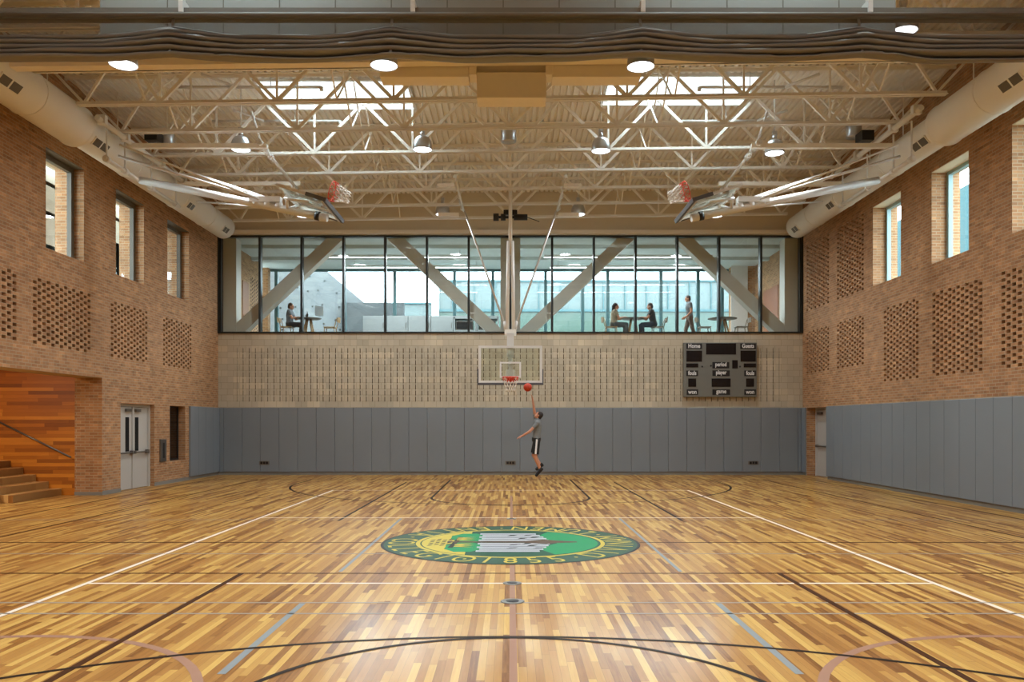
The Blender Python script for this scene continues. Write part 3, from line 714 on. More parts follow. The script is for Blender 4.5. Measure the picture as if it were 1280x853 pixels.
for y in (7.0, 1.2, -4.2):  # unseen rows, added as fill light for the gym
    for i, x in enumerate((-6.03, -1.97, 2.03, 6.03)):
        pendant(x, y, 8.0, 'unseen pendant lamp added for fill over the near court, %s from the left, %s row' % (ORD[i + 1], {7.0: 'first', 1.2: 'second', -4.2: 'third'}[y]))
# alcove downlight
t = thing('downlight', 'recessed downlight in the stair alcove ceiling', 'lamp', (-12.2, 15.5, 3.38))
MB().lathe([(.12, .02), (.11, 0), (.001, .004)], (-12.2, 15.5, 3.38), 24).build('lens', M['lens'], t)
li = bpy.data.lights.new('downlight', 'AREA'); li.shape = 'DISK'; li.size = .3; li.energy = 75; li.color = (1, .82, .6); lo = bpy.data.objects.new('downlight_light', li); COL.objects.link(lo); lo.parent = t; lo.location = (0, 0, -.01)
# silver ceiling cylinders
for x, y, lab in ((-7.95, 18.8, 'short silver ceiling cylinder near the left duct'), (-.04, 18.8, 'short silver ceiling cylinder at the middle of the roof'), (7.95, 18.8, 'short silver ceiling cylinder near the right duct')):
    z = 8.22 + SL * x; t = thing('ceiling_cylinder', lab, 'ceiling unit', (x, y, z), 'short silver cylinders under the roof')
    MB().lathe([(.001, 0), (.17, 0), (.175, .01), (.175, .3), (.165, .31), (.001, .31)], (x, y, z), 28).build('drum', M['silver'], t)
    MB().tube((x, y, z + .3), (x, y, ZD + SL * x), .015, n=8).build('stem', M['steel'], t)

# sprinkler pipes under the skylights
for s, nm in ((-1, 'left'), (1, 'right')):
    for y, wh in ((17.62, 'near'), (19.6, 'far')):
        t = tag(MB().path([(s * 7.2, y, 9.0), (s * 5.95, y, 9.0), (s * 4.1, y, 9.0)], .032, 10).path([(s * 4.1, y, 9.0), (s * 4.1, y, 8.92)], .045, 10).path([(s * 5.95, y, 9.0), (s * 6.5, y - .55, 9.05)], .03, 10).path([(s * 5.2, y, 9.0), (s * 5.2, y, ZD + SL * s * 5.2 - .01)], .012, 6).build('sprinkler_pipe', M['white_metal']),
                'white sprinkler pipe at the %s edge of the %s skylight' % (wh, nm), 'pipe')

# ------------------------------------------------------------------ basketball hoops
def hoop_board(parent, O, R, U, Nn, netdir=None, red=.25):
    R, U, Nn, O = Vector(R).normalized(), Vector(U).normalized(), Vector(Nn).normalized(), Vector(O)
    Mx = Matrix(((R.x, Nn.x, U.x, O.x), (R.y, Nn.y, U.y, O.y), (R.z, Nn.z, U.z, O.z), (0, 0, 0, 1)))   # local x right, y front, z up
    a, h = .915, 1.07
    bd = MB(Mx).box(-a + .05, a - .05, -.012, 0, .05, h - .05).build('backboard', M['glass_board'], parent)
    fr = MB(Mx)
    for x in (-a, a - .07): fr.box(x, x + .07, -.05, .004, 0, h)
    fr.box(-a + .07, a - .07, -.05, .004, 0, .07); fr.box(-a + .07, a - .07, -.05, .004, h - .07, h); fr.build('frame', M['white_metal'], bd)
    tg = MB(Mx); w = .305; z0, z1 = .15, .607
    tg.box(-w + .05, w - .05, .0005, .003, z1 - .05, z1); tg.box(-w, -w + .05, .0005, .003, z0, z1); tg.box(w - .05, w, .0005, .003, z0, z1); tg.box(-w + .05, w - .05, .0005, .003, z0, z0 + .05)
    tg.build('target_square', M['white_print'], bd)
    pd = MB(Mx); pd.box(-a - .035, a + .035, -.075, .014, -.06, .004)
    for s in (-1, 1): pd.box(s * a - (.035 if s < 0 else -.0), s * a + (.035 if s > 0 else 0), -.07, .012, .005, .4)
    pd.build('edge_padding', M['pad_dark'], bd, bevel=.008)
    st = MB(Mx); st.box(-.045, .045, -.09, -.05, .02, h + .04); st.box(-a + .02, a - .02, -.075, -.05, .02, .06); st.build('back_strut', M['white_metal'], bd)
    c = Vector((0, .15 + .229, .15))
    rm = MB(Mx).torus(c, .229, .01, 36, 8).box(-.1, .1, 0, .02, .03, .17).box(-.09, .09, .01, .15, .135, .15); rm.build('rim', M['orange'], parent)
    nt = MB(Mx); n = 12; lv = [(0, .229), (-.12, .2), (-.22, .165), (-.32, .135), (-.42, .125)]
    nd = (Vector(netdir) if netdir is not None else None)
    Rinv = Mx.to_3x3().inverted()
    def P(i, k):
        ang = 2 * math.pi * (i + .5 * (k % 2)) / n; dz, r = lv[k]
        off = (Rinv @ nd.normalized()) * (-dz) if nd is not None else Vector((0, 0, dz))
        return c + Vector((r * math.cos(ang), r * math.sin(ang), 0)) + off
    for k in range(len(lv) - 1):
        nt.mi = 1 if (k + 1) / len(lv) <= red + .2 and k == 0 else 0
        for i in range(n):
            if k % 2 == 0: nt.tube(P(i, k), P(i, k + 1), .008, n=5); nt.tube(P(i + 1, k), P(i, k + 1), .008, n=5)
            else: nt.tube(P(i, k), P(i, k + 1), .008, n=5); nt.tube(P(i, k), P(i + 1, k + 1), .008, n=5)
    nt.build('net', [M['net'], M['net_red']], parent)
M['pad_dark'] = plain('dark_grey_edge_pad', (88, 88, 92), .5)
# main hoop under the window
YH = 23.3
t = thing('basketball_hoop', 'main glass-backboard basketball hoop hanging on a central mast before the window', 'basketball hoop', (0, YH, 2.9))
hoop_board(t, (0, YH, 2.86), (-1, 0, 0), (0, 0, 1), (0, -1, 0))
m = MB(); yb = YH + .22
for x in (-.1, .1): m.tube((x, yb, 4.3), (x * .5, yb + .1, 7.0), .055, n=14)
m.tube((0, yb + .1, 6.6), (0, yb + .12, 8.6), .055, n=14); m.box(-.17, .17, yb - .06, yb + .08, 4.24, 4.42); m.build('mast', M['steel'], t)
MB().box(-.1, .1, YH + .05, yb + .05, 3.6, 4.3).box(-.06, .06, YH + .05, yb, 3.0, 3.7).box(-.12, .12, YH + .04, YH + .1, 3.05, 3.25).build('board_bracket', M['white_metal'], t)
for s in (-1, 1):
    MB().tube((s * .16, yb, 4.55), (s * 1.33, yb + .02, 7.86), .03, n=10).tube((s * .14, yb, 4.42), (s * .17, yb, 4.66), .05, n=10).build('side_brace', M['white_metal'], t)
    m = MB(); m.tube((s * 1.42, 20.6, 7.98), (s * 1.36, 23.7, 7.9), .03, n=10)
    for y in (20.7, 21.6, 22.4, 23.0, 23.6): m.tube((s * 1.41, y - .1, 7.97), (s * 1.41, y + .1, 7.96), .05, n=10)
    m.build('ceiling_runner', M['white_metal'], t)
    MB().box(s * 1.75 - .35, s * 1.75 + .25, 23.55, 23.68, 7.72, 7.82).box(s * 1.65 - .25, s * 1.65 + .2, 21.1, 21.2, 7.86, 7.94).build('cross_stub', M['steel'], t)
m = MB(); m.tube((-.5, yb + .3, 7.75), (-.34, yb + .3, 7.75), .11, n=16).tube((-.28, yb + .3, 7.75), (-.14, yb + .3, 7.75), .1, n=16).tube((.1, yb + .3, 7.75), (.5, yb + .3, 7.75), .09, n=16)
m.tube((-.5, yb + .3, 7.75), (.5, yb + .3, 7.75), .04, n=10).tube((.5, yb + .3, 7.75), (.85, yb + .3, 7.62), .012, n=6).box(-.2, .2, yb + .22, yb + .38, 7.82, 7.95)
m.box(-.05, .05, yb + .26, yb + .34, 7.9, 8.1)
tag(m.build('hoop_winch', M['black']), 'dark winch motor on the ceiling behind the centre mast', 'winch')
# folded side hoops
def side_hoop(s, label, dx=0.0):
    t = thing('folded_hoop', label, 'basketball hoop', (s * 8.4 + dx, 18.2, 7.2))
    c = math.cos(math.radians(17.5)); sn = math.sin(math.radians(17.5))
    U = (s * c, 0, sn); Nn = (-s * sn, 0, c)
    O = (s * 4.02 + dx, 18.2, 6.5)
    R = Vector(Nn).cross(Vector(U)); hoop_board(t, O, R, U, Nn, netdir=(-s * .93, 0, -.36), red=.35)
    X = lambda v: s * v + dx
    MB().tube((X(8.42), 18.35, 7.2), (X(4.15), 18.2, 6.3), .085, n=16).build('mast', M['white_metal'], t)
    m = MB(); m.tube((X(8.5), 17.5, 7.46), (X(5.7), 18.05, 6.72), .03, n=10).tube((X(7.1), 18.35, 7.3), (X(5.55), 18.35, 6.78), .04, n=10).tube((X(7.9), 20.3, 7.25), (X(5.3), 18.5, 6.6), .022, n=8).tube((X(7.9), 16.3, 7.3), (X(5.6), 17.9, 6.65), .022, n=8); m.build('brace', M['white_metal'], t)
    m = MB()
    for k in (5.75, 5.5, 5.25): m.tube((X(k + .06), 18.25, 6.64 + (k - 5.5) * .2), (X(k - .06), 18.25, 6.62 + (k - 5.5) * .2), .1, n=14)
    m.box(min(X(5.2), X(5.9)), max(X(5.2), X(5.9)), 18.15, 18.35, 6.66, 6.78); m.build('clamp', M['white_metal'], t)
    m = MB()
    for y in (17.75, 18.65): m.tube((X(5.0), y, 6.62), (X(4.45), y, 6.56), .03, n=8); m.tube((X(5.05), 18.2, 6.5), (X(4.95), y, 6.7), .03, n=8)
    m.tube((X(5.0), 17.6, 6.74), (X(5.0), 18.8, 6.74), .025, n=8); m.build('board_frame', M['white_metal'], t)
    MB().tube((X(4.42), 18.2, 6.36), (X(4.32), 18.2, 6.34), .1, n=14).build('end_sleeve', M['black'], t)
    # carriers under the roof
    m = MB(); m.tube((X(8.45), 16.8, 7.2), (X(8.45), 20.6, 7.2), .045, n=12)
    for y in (16.9, 17.7, 19.0, 20.4): m.tube((X(8.45), y - .06, 7.2), (X(8.45), y + .06, 7.2), .07, n=12); m.bar((X(8.45), y, 7.22), (X(8.45), y, 8.0), .03)
    m.build('hinge_axle', M['white_metal'], t)
    m = MB(); zr = 7.98 + .1 * s; m.tube((X(8.4), 16.4, zr), (X(8.4), 21.0, zr), .06, n=12)
    for y in (16.6, 17.6, 19.4, 20.7): m.box(X(8.4) - .09, X(8.4) + .09, y - .06, y + .06, zr - .06, zr + .12)
    m.build('roof_rail', M['white_metal'], t)
    for y in (17.88, 20.7): MB().box(min(X(8.52), X(5.4)), max(X(8.52), X(5.4)), y - .05, y + .05, 7.76, 7.86).build('support_beam', M['steel'], t)
    m = MB(); m.tube((X(5.55), 17.7, 7.86), (X(5.5), 21.0, 7.68), .035, n=10)
    for y in (17.8, 18.2, 18.6, 20.6): m.tube((X(5.54), y - .08, 7.86 - (y - 17.7) * .054), (X(5.54), y + .08, 7.86 - (y - 17.7) * .054), .065, n=10)
    m.tube((X(5.55), 18.0, 7.85), (X(5.7), 17.7, 8.5), .025, n=8); m.build('runner_tube', M['white_metal'], t)
    m = MB(); m.box(min(X(8.28), X(8.0)), max(X(8.28), X(8.0)), 18.25, 18.6, 8.08, 8.3); tag(m.build('hoop_winch', M['black']), 'black winch motor box on the roof rail of the %s folded hoop' % ('left' if s < 0 else 'right'), 'winch')
side_hoop(-1, 'folded-up side basketball hoop under the roof on the left', .05)
side_hoop(1, 'folded-up side basketball hoop under the roof on the right', -.1)
# basketball in the air
t = thing('basketball', 'orange basketball in the air just right of the net', 'ball', (.49, 22.95, 2.6))
MB().ball((.49, 22.95, 2.72), .12, seg=28, rings=18).build('ball_skin', M['ball'], t)
MB().torus((.49, 22.95, 2.72), .1195, .0018, 40, 5, (.3, 1, .2)).torus((.49, 22.95, 2.72), .1195, .0018, 40, 5, (1, .1, .3)).torus((.49, 22.95, 2.72), .1195, .0018, 40, 5, (.1, -.2, 1)).build('seam', M['black'], t)

# ------------------------------------------------------------------ scoreboard
def sb(x, y): return ((x - CX) / 38.1, CZ + (HY - y) / 38.1)
SX0, SZ1 = sb(854.5, 428.5); SX1, SZ0 = sb(946, 496.5); YS = YB - .16
t = thing('scoreboard', 'grey electronic scoreboard on the block wall at right', 'scoreboard', ((SX0 + SX1) / 2, YB, SZ0))
MB().box(SX0, SX1, YS, YB - .002, SZ0, SZ1).build('case', M['scoreboard'], t, bevel=.015)
k = .0997                                        # zoom scale of the close view
def zx(u, v): return sb(840 + u * k, 420 + v * k)
wins = [(425, 95, 800, 235), (178, 187, 374, 325), (856, 187, 1048, 325), (176, 347, 328, 397), (896, 347, 1050, 397), (752, 306, 822, 410), (202, 536, 300, 640), (926, 536, 1026, 640), (494, 536, 732, 640)]
for a, b, c, d in wins:
    x0, z1 = zx(a, b); x1, z0 = zx(c, d); MB().box(x0, x1, YS - .012, YS + .01, z0, z1).build('display', M['blackglass'], t, bevel=.004)
for txt, a, b, c, d in (('Home', 175, 97, 375, 166), ('Guests', 852, 97, 1048, 166), ('period', 504, 330, 716, 408), ('player', 504, 434, 722, 506), ('fouls', 178, 436, 325, 506), ('fouls', 904, 436, 1050, 506), ('won', 182, 672, 326, 742), ('game', 504, 672, 726, 742), ('won', 904, 672, 1050, 742)):
    x0, z1 = zx(a, b); x1, z0 = zx(c, d); pl = MB().box(x0, x1, YS - .008, YS + .01, z0, z1).build('name_plate', M['black'], t, bevel=.003)
    Mx = Matrix.Translation(((x0 + x1) / 2, YS - .0135, (z0 + z1) / 2 + (.022 if set(txt) & set('pyg') else .004))) @ Matrix.Rotation(math.pi / 2, 4, 'X')
    nch = len(txt); join_meshes('lettering', [text_mesh(txt, .19, Mx, .74 if nch > 4 else .82, .005, .002)], M['white_print'], pl)
for u, v in ((376, 387), (850, 387), (486, 377)):
    x, z = zx(u, v); MB().tube((x, YS - .01, z), (x, YS + .01, z), .03, n=12).build('signal_lamp', M['black'], t)

# ------------------------------------------------------------------ stair in the alcove
t = thing('wood_stair', 'light wooden stair in the left alcove, wrapping steps against the orange wall', 'stair', (-12, 18.2, 0))
for i in range(9):
    z = .165 * i; x1 = -10.6 - .3 * i; y0 = 17.35 + .0 * i
    y0 = 17.35 - .0 * i if i == 0 else 17.35
    MB().box(-16.0, x1, 14.0 + .3 * i if i else 17.3, 19.175, z, z + .165).build('step', M['stair_wood'], t, bevel=.006)
t = thing('handrail', 'thin sloping handrail on the orange wood wall of the alcove', 'handrail', (-12, 19.1, .9))
MB().path([(-10.34, 19.1, .9), (-12.2, 19.1, 1.82), (-15.6, 19.1, 3.3)], .022, 10).build('rail', M['chrome'], t)
for x in (-10.6, -11.8, -13.4):
    z = .9 + (-10.34 - x) * .4946 if x > -12.2 else 1.82 + (-12.2 - x) * .435
    MB().tube((x, 19.1, z), (x, 19.18, z - .03), .01, n=6).build('bracket', M['chrome'], t)

# ------------------------------------------------------------------ lounge behind the glass
ZL, YG, ZLC = 4.6, 32.6, 7.9
m = MB(); m.box(-W - .65, W + .65, YB + .3, 33.2, ZL - .3, ZL); struct(m.build('floor_lounge', M['lounge_floor']))
m = MB(); m.box(-W - .65, W + .65, YB + .3, 33.2, ZLC, ZLC + .3)
struct(m.build('ceiling_lounge', M['lounge_ceiling']))
m = MB()
for y in (28.2, 30.2): m.box(-W, W, y, y + .25, ZLC - .12, ZLC)
struct(m.build('trim_2', M['lounge_ceiling']))
m = MB(); m.box(-W - .3, -W, YB + .3, 31.2, ZL, ZLC); m.box(-W - .3, -W, 32.3, YG, ZL, ZLC); wll = struct(m.build('wall_lounge_left', M['brick']))
mm = MB(); mm.box(-W - .01, -W + .02, 29.2, 29.85, ZL + .2, 6.85); mm.build('brown_panel', plain('brown_wood_panel', (150, 100, 66), .6), wll)
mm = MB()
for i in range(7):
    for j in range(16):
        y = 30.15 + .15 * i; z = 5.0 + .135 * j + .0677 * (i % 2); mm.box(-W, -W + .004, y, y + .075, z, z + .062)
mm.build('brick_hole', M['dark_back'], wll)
m = MB(); m.box(W, W + .3, YB + .3, 32.0, ZL, ZLC); m.box(W - .9, W + .3, 32.0, 32.5, ZL, ZLC); wlr = struct(m.build('wall_lounge_right', M['brick']))
mm = MB(); mm.box(W - .02, W + .01, 29.2, 30.9, ZL + .2, 6.7); mm.build('brown_panel', plain('red_wood_panel', (150, 92, 58), .6), wlr)
mm = MB(); mm.box(W - .95, W - .3, 31.95, 32.0, ZL, ZLC); mm.build('white_jamb', M['white_metal'], wlr)
# outer glazing of the lounge
GX = [(x - CX) * YG / F for x in (345, 430, 493, 568, 616, 682, 728.5, 760, 826.5, 873, 903, 940)]
m = MB()
for x in GX: m.box(x - .06, x + .06, YG, YG + .2, ZL, ZLC)
m.box(-W, W, YG + .005, YG + .195, ZL + .001, ZL + .08); m.box(-W, W, YG + .005, YG + .195, ZLC - .08, ZLC - .001)
w2 = struct(m.build('window_2', M['teal_line']))
for a, b in zip(GX[:-1], GX[1:]): MB().box(a + .06, b - .06, YG + .1, YG + .115, ZL + .08, ZLC - .08).build('pane', M['glass'], w2)
# columns and braces of the long truss behind the glass
YT0, YT1 = 27.15, 27.6
px = lambda x, y: ((x - CX) * YT0 / F, CZ + (HY - y) * YT0 / F)
WT = thing('window_truss', 'pale welded steel truss with columns and diagonals behind the lounge window', 'truss', (0, 27.4, ZL))
for x0, x1, lab in ((-9.6, -9.17, 'pale steel column at the left end of the lounge window'), (-.33, .33, 'pale steel column in the middle of the lounge window, behind the hoop mast'), (9.17, 9.6, 'pale steel column at the right end of the lounge window')):
    m = MB(); m.box(x0, x1, YT0, YT1 + .05, ZL, ZLC - .004)
    m.build('steel_column', M['truss_paint'], WT)
for (xa, ya, xb, yb_), lab in (((290, 419, 424, 293), 'pale diagonal steel brace behind the window, leftmost, rising to the right'), ((489, 293, 624, 419), 'pale diagonal steel brace behind the window, falling toward the hoop mast from the left'), ((654, 419, 788, 293), 'pale diagonal steel brace behind the window, rising right from the hoop mast'), ((851, 293, 984, 419), 'pale diagonal steel brace behind the window, rightmost, falling to the right')):
    (X0, Z0), (X1, Z1_) = px(xa, ya), px(xb, yb_); d = Vector((X1 - X0, 0, Z1_ - Z0)).normalized(); n = Vector((.2 / abs(d.z), 0, 0)); za, zb2 = (ZL, ZLC - .004) if Z1_ > Z0 else (ZLC - .004, ZL)
    at_ = lambda z: Vector((X0 + (z - Z0) * d.x / d.z, YT0 + .03, z)); p, q = at_(za), at_(zb2); m = MB()
    m.prism([p - n, p + n, q + n, q - n], (0, .42, 0)); m.build('diagonal_brace', M['truss_paint'], WT)
# linear lights and downlights
for x0, x1, y, lab in ((-7.0, -1.5, 28.9, 'linear ceiling light in the lounge, front left'), (-6.2, -1.0, 30.8, 'linear ceiling light in the lounge, rear left'), (1.2, 7.2, 28.9, 'linear ceiling light in the lounge, front right'), (1.5, 7.4, 30.8, 'linear ceiling light in the lounge, rear right')):
    t = thing('linear_light', lab, 'lamp', ((x0 + x1) / 2, y, 7.6)); MB().box(x0, x1, y - .03, y + .03, 7.62, 7.7).build('housing', M['white_metal'], t); MB().box(x0, x1, y - .025, y + .025, 7.6, 7.621).build('tube', M['tube_light'], t)
    li = bpy.data.lights.new('tube_glow', 'AREA'); li.shape = 'RECTANGLE'; li.size = x1 - x0; li.size_y = .05; li.energy = 110; li.color = (.93, .98, 1.0)
    lo = bpy.data.objects.new('tube_glow', li); COL.objects.link(lo); lo.parent = t; lo.location = (0, 0, -.003)
    for x in (x0 + .3, x1 - .3): MB().tube((x, y, 7.7), (x, y, ZLC), .006, n=6).build('wire', M['chrome'], t)
for i, (x, y) in enumerate(((-5.9, 31.9), (-2.0, 31.9), (2.5, 31.9), (6.6, 31.9))):
    t = thing('round_downlight', 'flat round ceiling light along the lounge glazing, %s from the left' % ORD[i + 1], 'lamp', (x, y, ZLC - .05)); MB().lathe([(.001, 0), (.24, 0), (.26, .05), (.001, .05)], (x, y, ZLC - .05), 24).build('diffuser', M['tube_light'], t)
# low cabinets
cx0, cx1 = -5.72, -.45; nC = 6; wC = (cx1 - cx0) / nC
for i in range(nC):
    a, b = cx0 + i * wC, cx0 + (i + 1) * wC; op = i >= 4
    t = thing('low_cabinet', 'grey low cabinet along the lounge glazing, %s from the left%s' % (ORD[i + 1], ', with a dark microwave niche' if op else ''), 'cabinet', ((a + b) / 2, 31.9, ZL), 'low cabinets in the lounge')
    y0, y1 = 31.45, 32.3
    if not op:
        MB().box(a + .005, b - .005, y0 + .02, y1, ZL, ZL + 1.27).build('carcass', M['cabinet'], t)
        dr = MB().box(a + .015, b - .015, y0, y0 + .02, ZL + .08, ZL + 1.24).build('door', M['cabinet'], t, bevel=.004); MB().box(b - .09, b - .07, y0 - .02, y0, ZL + .8, ZL + 1.0).build('handle', M['chrome'], dr)
    else:
        m = MB(); m.box(a + .005, b - .005, y0 + .02, y1, ZL, ZL + .72); m.box(a + .005, b - .005, y0 + .02, y1, ZL + 1.16, ZL + 1.27); m.box(a + .005, a + .06, y0 + .02, y1, ZL + .7, ZL + 1.2); m.box(b - .06, b - .005, y0 + .02, y1, ZL + .7, ZL + 1.2); m.build('carcass', M['cabinet'], t)
        MB().box(a + .015, b - .015, y0, y0 + .02, ZL + .08, ZL + .7).build('door', M['cabinet'], t, bevel=.004)
        t2 = thing('microwave_oven', 'dark microwave in the %s cabinet niche of the lounge' % ('left' if i == 4 else 'right'), 'microwave', ((a + b) / 2, 31.8, ZL + .72))
        MB().box(a + .1, b - .12, y0 + .06, y1 - .2, ZL + .72, ZL + 1.08).build('case', M['chrome'], t2, bevel=.01); MB().box(a + .12, b - .3, y0 + .05, y0 + .062, ZL + .76, ZL + 1.04).build('door', M['blackglass'], t2); MB().box(b - .28, b - .14, y0 + .05, y0 + .062, ZL + .76, ZL + 1.04).build('control_panel', M['black'], t2)
# lounge furniture
def round_table(x, y, r, label):
    t = thing('round_table', label, 'table', (x, y, ZL), 'round tables in the lounge')
    MB().lathe([(.001, .735), (r - .02, .735), (r, .745), (r, .76), (.001, .76)], (x, y, ZL), 36).build('tabletop', M['frame_grey'], t)
    for k in range(4):
        a = math.pi / 4 + k * math.pi / 2; MB().tube((x + r * .2 * math.cos(a), y + r * .2 * math.sin(a), ZL + .735), (x + r * .62 * math.cos(a), y + r * .62 * math.sin(a), ZL), .035, .024, n=10).build('leg', M['wood_leg'], t)
    return t
def chair(x, y, rz, label, mat):
    t = thing('cafe_chair', label, 'chair', (0, 0, 0), 'wooden cafe chairs in the lounge')
    MB().box(-.21, .21, -.2, .2, .44, .465).build('seat', mat, t, bevel=.008)
    for sx in (-1, 1):
        MB().tube((sx * .17, .16, .44), (sx * .19, .2, 0), .016, .012, n=8).build('leg', mat, t); MB().tube((sx * .17, -.17, .44), (sx * .2, -.24, 0), .016, .012, n=8).build('leg', mat, t)
        MB().tube((sx * .18, -.18, .45), (sx * .17, -.26, .74), .014, n=8).build('back_post', mat, t)
    m = MB(); n = 8
    for i in range(n):
        a0, a1 = -1 + 2 * i / n, -1 + 2 * (i + 1) / n; f = lambda a: -.27 - .05 * (1 - a * a)
        m.hexa([(a0 * .2, f(a0), .62), (a1 * .2, f(a1), .62), (a1 * .2, f(a1) - .02, .62), (a0 * .2, f(a0) - .02, .62), (a0 * .2, f(a0) - .015, .79), (a1 * .2, f(a1) - .015, .79), (a1 * .2, f(a1) - .035, .79), (a0 * .2, f(a0) - .035, .79)])
    m.build('backrest', mat, t)
    t.location = (x, y, ZL); t.rotation_euler = (0, 0, rz); return t
YL = 28.3
lx = lambda p, Y=YL: (p - CX) * Y / F
chm = plain('grey_brown_chair_wood', (128, 116, 98), .5, var=.1)
round_table(lx(903), YL, .5, 'round lounge table with empty chairs either side, at right')
round_table(lx(791), YL, .42, 'round lounge table between the two seated people')
round_table(lx(386), YL, .42, 'round lounge table at the far left with a bottle on it')
chair(lx(881), YL + .05, -math.pi / 2, 'empty cafe chair left of the right-hand lounge table', chm)
chair(lx(926), YL - .05, math.pi / 2, 'empty cafe chair right of the right-hand lounge table', chm)
chair(lx(764), YL, -math.pi / 2, 'cafe chair under the seated long-haired person in tan', M['wood_leg'])
chair(lx(822), YL, math.pi / 2, 'cafe chair under the seated person in dark clothes', chm)
chair(lx(359), YL, -math.pi / 2, 'pale cafe chair under the seated person at the far left', M['wood_leg'])
chair(lx(412), YL + .1, math.pi / 2, 'pale cafe chair right of the far left lounge table', M['wood_leg'])
xm = lx(398)
t = thing('computer_monitor', 'grey monitor on a stand at the far left lounge table', 'monitor', (xm, YL + .15, ZL + .76))
MB().hexa([(xm - .12, YL - .02, ZL + .86), (xm + .12, YL + .22, ZL + .86), (xm + .13, YL + .19, ZL + .86), (xm - .11, YL - .05, ZL + .86), (xm - .12, YL - .02, ZL + 1.2), (xm + .12, YL + .22, ZL + 1.2), (xm + .13, YL + .19, ZL + 1.2), (xm - .11, YL - .05, ZL + 1.2)]).build('screen', M['cabinet'], t)
MB().tube((xm, YL + .1, ZL + .76), (xm, YL + .1, ZL + .9), .015).lathe([(.001, .775), (.09, .775), (.09, .76)], (xm, YL + .1, ZL), 16).build('stand', M['chrome'], t)
xb = lx(385); tag(MB().lathe([(.001, .76), (.032, .76), (.034, .88), (.014, .94), (.014, .985), (.001, .985)], (xb, YL - .1, ZL), 16).build('drink_bottle', M['black']), 'dark bottle on the far left lounge table', 'bottle')

# ------------------------------------------------------------------ outside
m = MB(); m.box(-60, 60, 33.3, 90, -.5, -.3); m.box(10.4, 60, -20, 33.3, -.5, -.3); m.box(-60, -16.4, -20, 33.3, -.5, -.3); struct(m.build('ground', plain('paved_ground', (120, 128, 120), .9)))
YO = 45.0; ox = lambda x: (x - CX) * YO / F; oz = lambda y: CZ + (HY - y) * YO / F
t = thing('glass_building', 'pale teal channel-glass building outside beyond the lounge', 'building', (ox(760), YO, 0))
MB().box(ox(548), ox(1010), YO + .2, YO + 8, 0, oz(352)).build('upper_glass', M['teal_glass'], t)
MB().box(ox(548), ox(1010), YO, YO + .25, 0, oz(390)).build('lower_glass', M['teal_dark'], t)
m = MB(); m.box(ox(548), ox(1010), YO - .1, YO + .2, oz(390), oz(387)); m.box(ox(548), ox(1010), YO + .1, YO + 8, oz(352), oz(349.5))
for x in range(565, 1010, 27): m.box(ox(x), ox(x + 1.2), YO + .1, YO + .2, oz(390), oz(352))
m.build('joint', M['teal_line'], t)
MB().box(ox(540), ox(549), YO - .2, YO + 8, 0, oz(330)).build('white_pier', M['white_metal'], t)
t = thing('low_glass_block', 'lower pale teal block outside behind the cabinets', 'building', (ox(500), YO + 1, 0))
MB().box(ox(430), ox(538), YO + .5, YO + 6, 0, oz(379)).build('body', M['teal_glass'], t); MB().box(ox(430), ox(538), YO + .4, YO + 6, oz(379), oz(377)).build('coping', M['teal_line'], t)
YW = 38.0; wx = lambda x: (x - CX) * YW / F; wz = lambda y: CZ + (HY - y) * YW / F
t = thing('white_gable_building', 'white block gable wall with small square holes outside at left', 'building', (wx(380), YW, 0))
sl = (wz(394) - wz(336)) / (wx(474) - wx(405))
xa, xe = wx(405) - 4.5, wx(474) + 2.6
MB().prism([(-18, YW, 0), (xe, YW, 0), (xe, YW, wz(394) + sl * (xe - wx(474))), (xa, YW, wz(336) + sl * (xa - wx(405))), (-18, YW, wz(336) + sl * (xa - wx(405)))], (0, .5, 0)).build('gable_wall', M['white_block'], t)
m = MB(); rr = random.Random(3)
for i in range(11):
    for j in range(9):
        x = -13 + .7 * i + rr.uniform(-.25, .25); z = 5.2 + .66 * j + rr.uniform(-.2, .2)
        if z < wz(336) + sl * (x - wx(405)) - .35: m.box(x, x + .075, YW - .012, YW + .02, z, z + .075)
m.build('wall_hole', M['frame_dark'], t)
m = MB(); m.box(wx(428), wx(474) + 1.2, YW - .35, YW - .05, 0, wz(380)); m.build('grey_lean_to', plain('grey_render_shed', (66, 68, 68), .9), t)
# across the right-hand windows and the left-hand passage
t = thing('teal_block', 'pale teal building outside the right-hand windows', 'building', (26, 36, 0)); MB().box(22, 30, 20, 70, 0, 13.2).build('body', plain('pale_teal_panel', (70, 96, 98), .9, spec=.05), t)
m = MB(); m.box(21.9, 22, 20, 70, 0, 9.5); m.build('grey_plinth', plain('grey_render', (92, 98, 100), .9, spec=.05), t)
t = thing('passage_building', 'pale banded wall of the passage outside the left-hand windows', 'building', (-14, 22, 0))
MB().box(-15.5, -14, 19.8, 37, 0, 12).build('wall', plain('pale_passage_wall', (206, 198, 178), .8), t)
m = MB()
MB().box(-13.72, -10.35, 12, 37, 9.3, 9.5).build('passage_sky_blocker', M['beige_paint'], t)  # slab added to cut the sky light on the left window jambs
for z in (6.2, 7.0, 8.0, 8.9): m.box(-14.05, -14, 19.8, 37, z, z + .12)
m.build('band', M['concrete'], t); MB().box(-14.04, -14, 28.5, 37, 6.2, 8.0).build('strip_window', plain('pale_blue_panel', (160, 196, 200), .4), t)

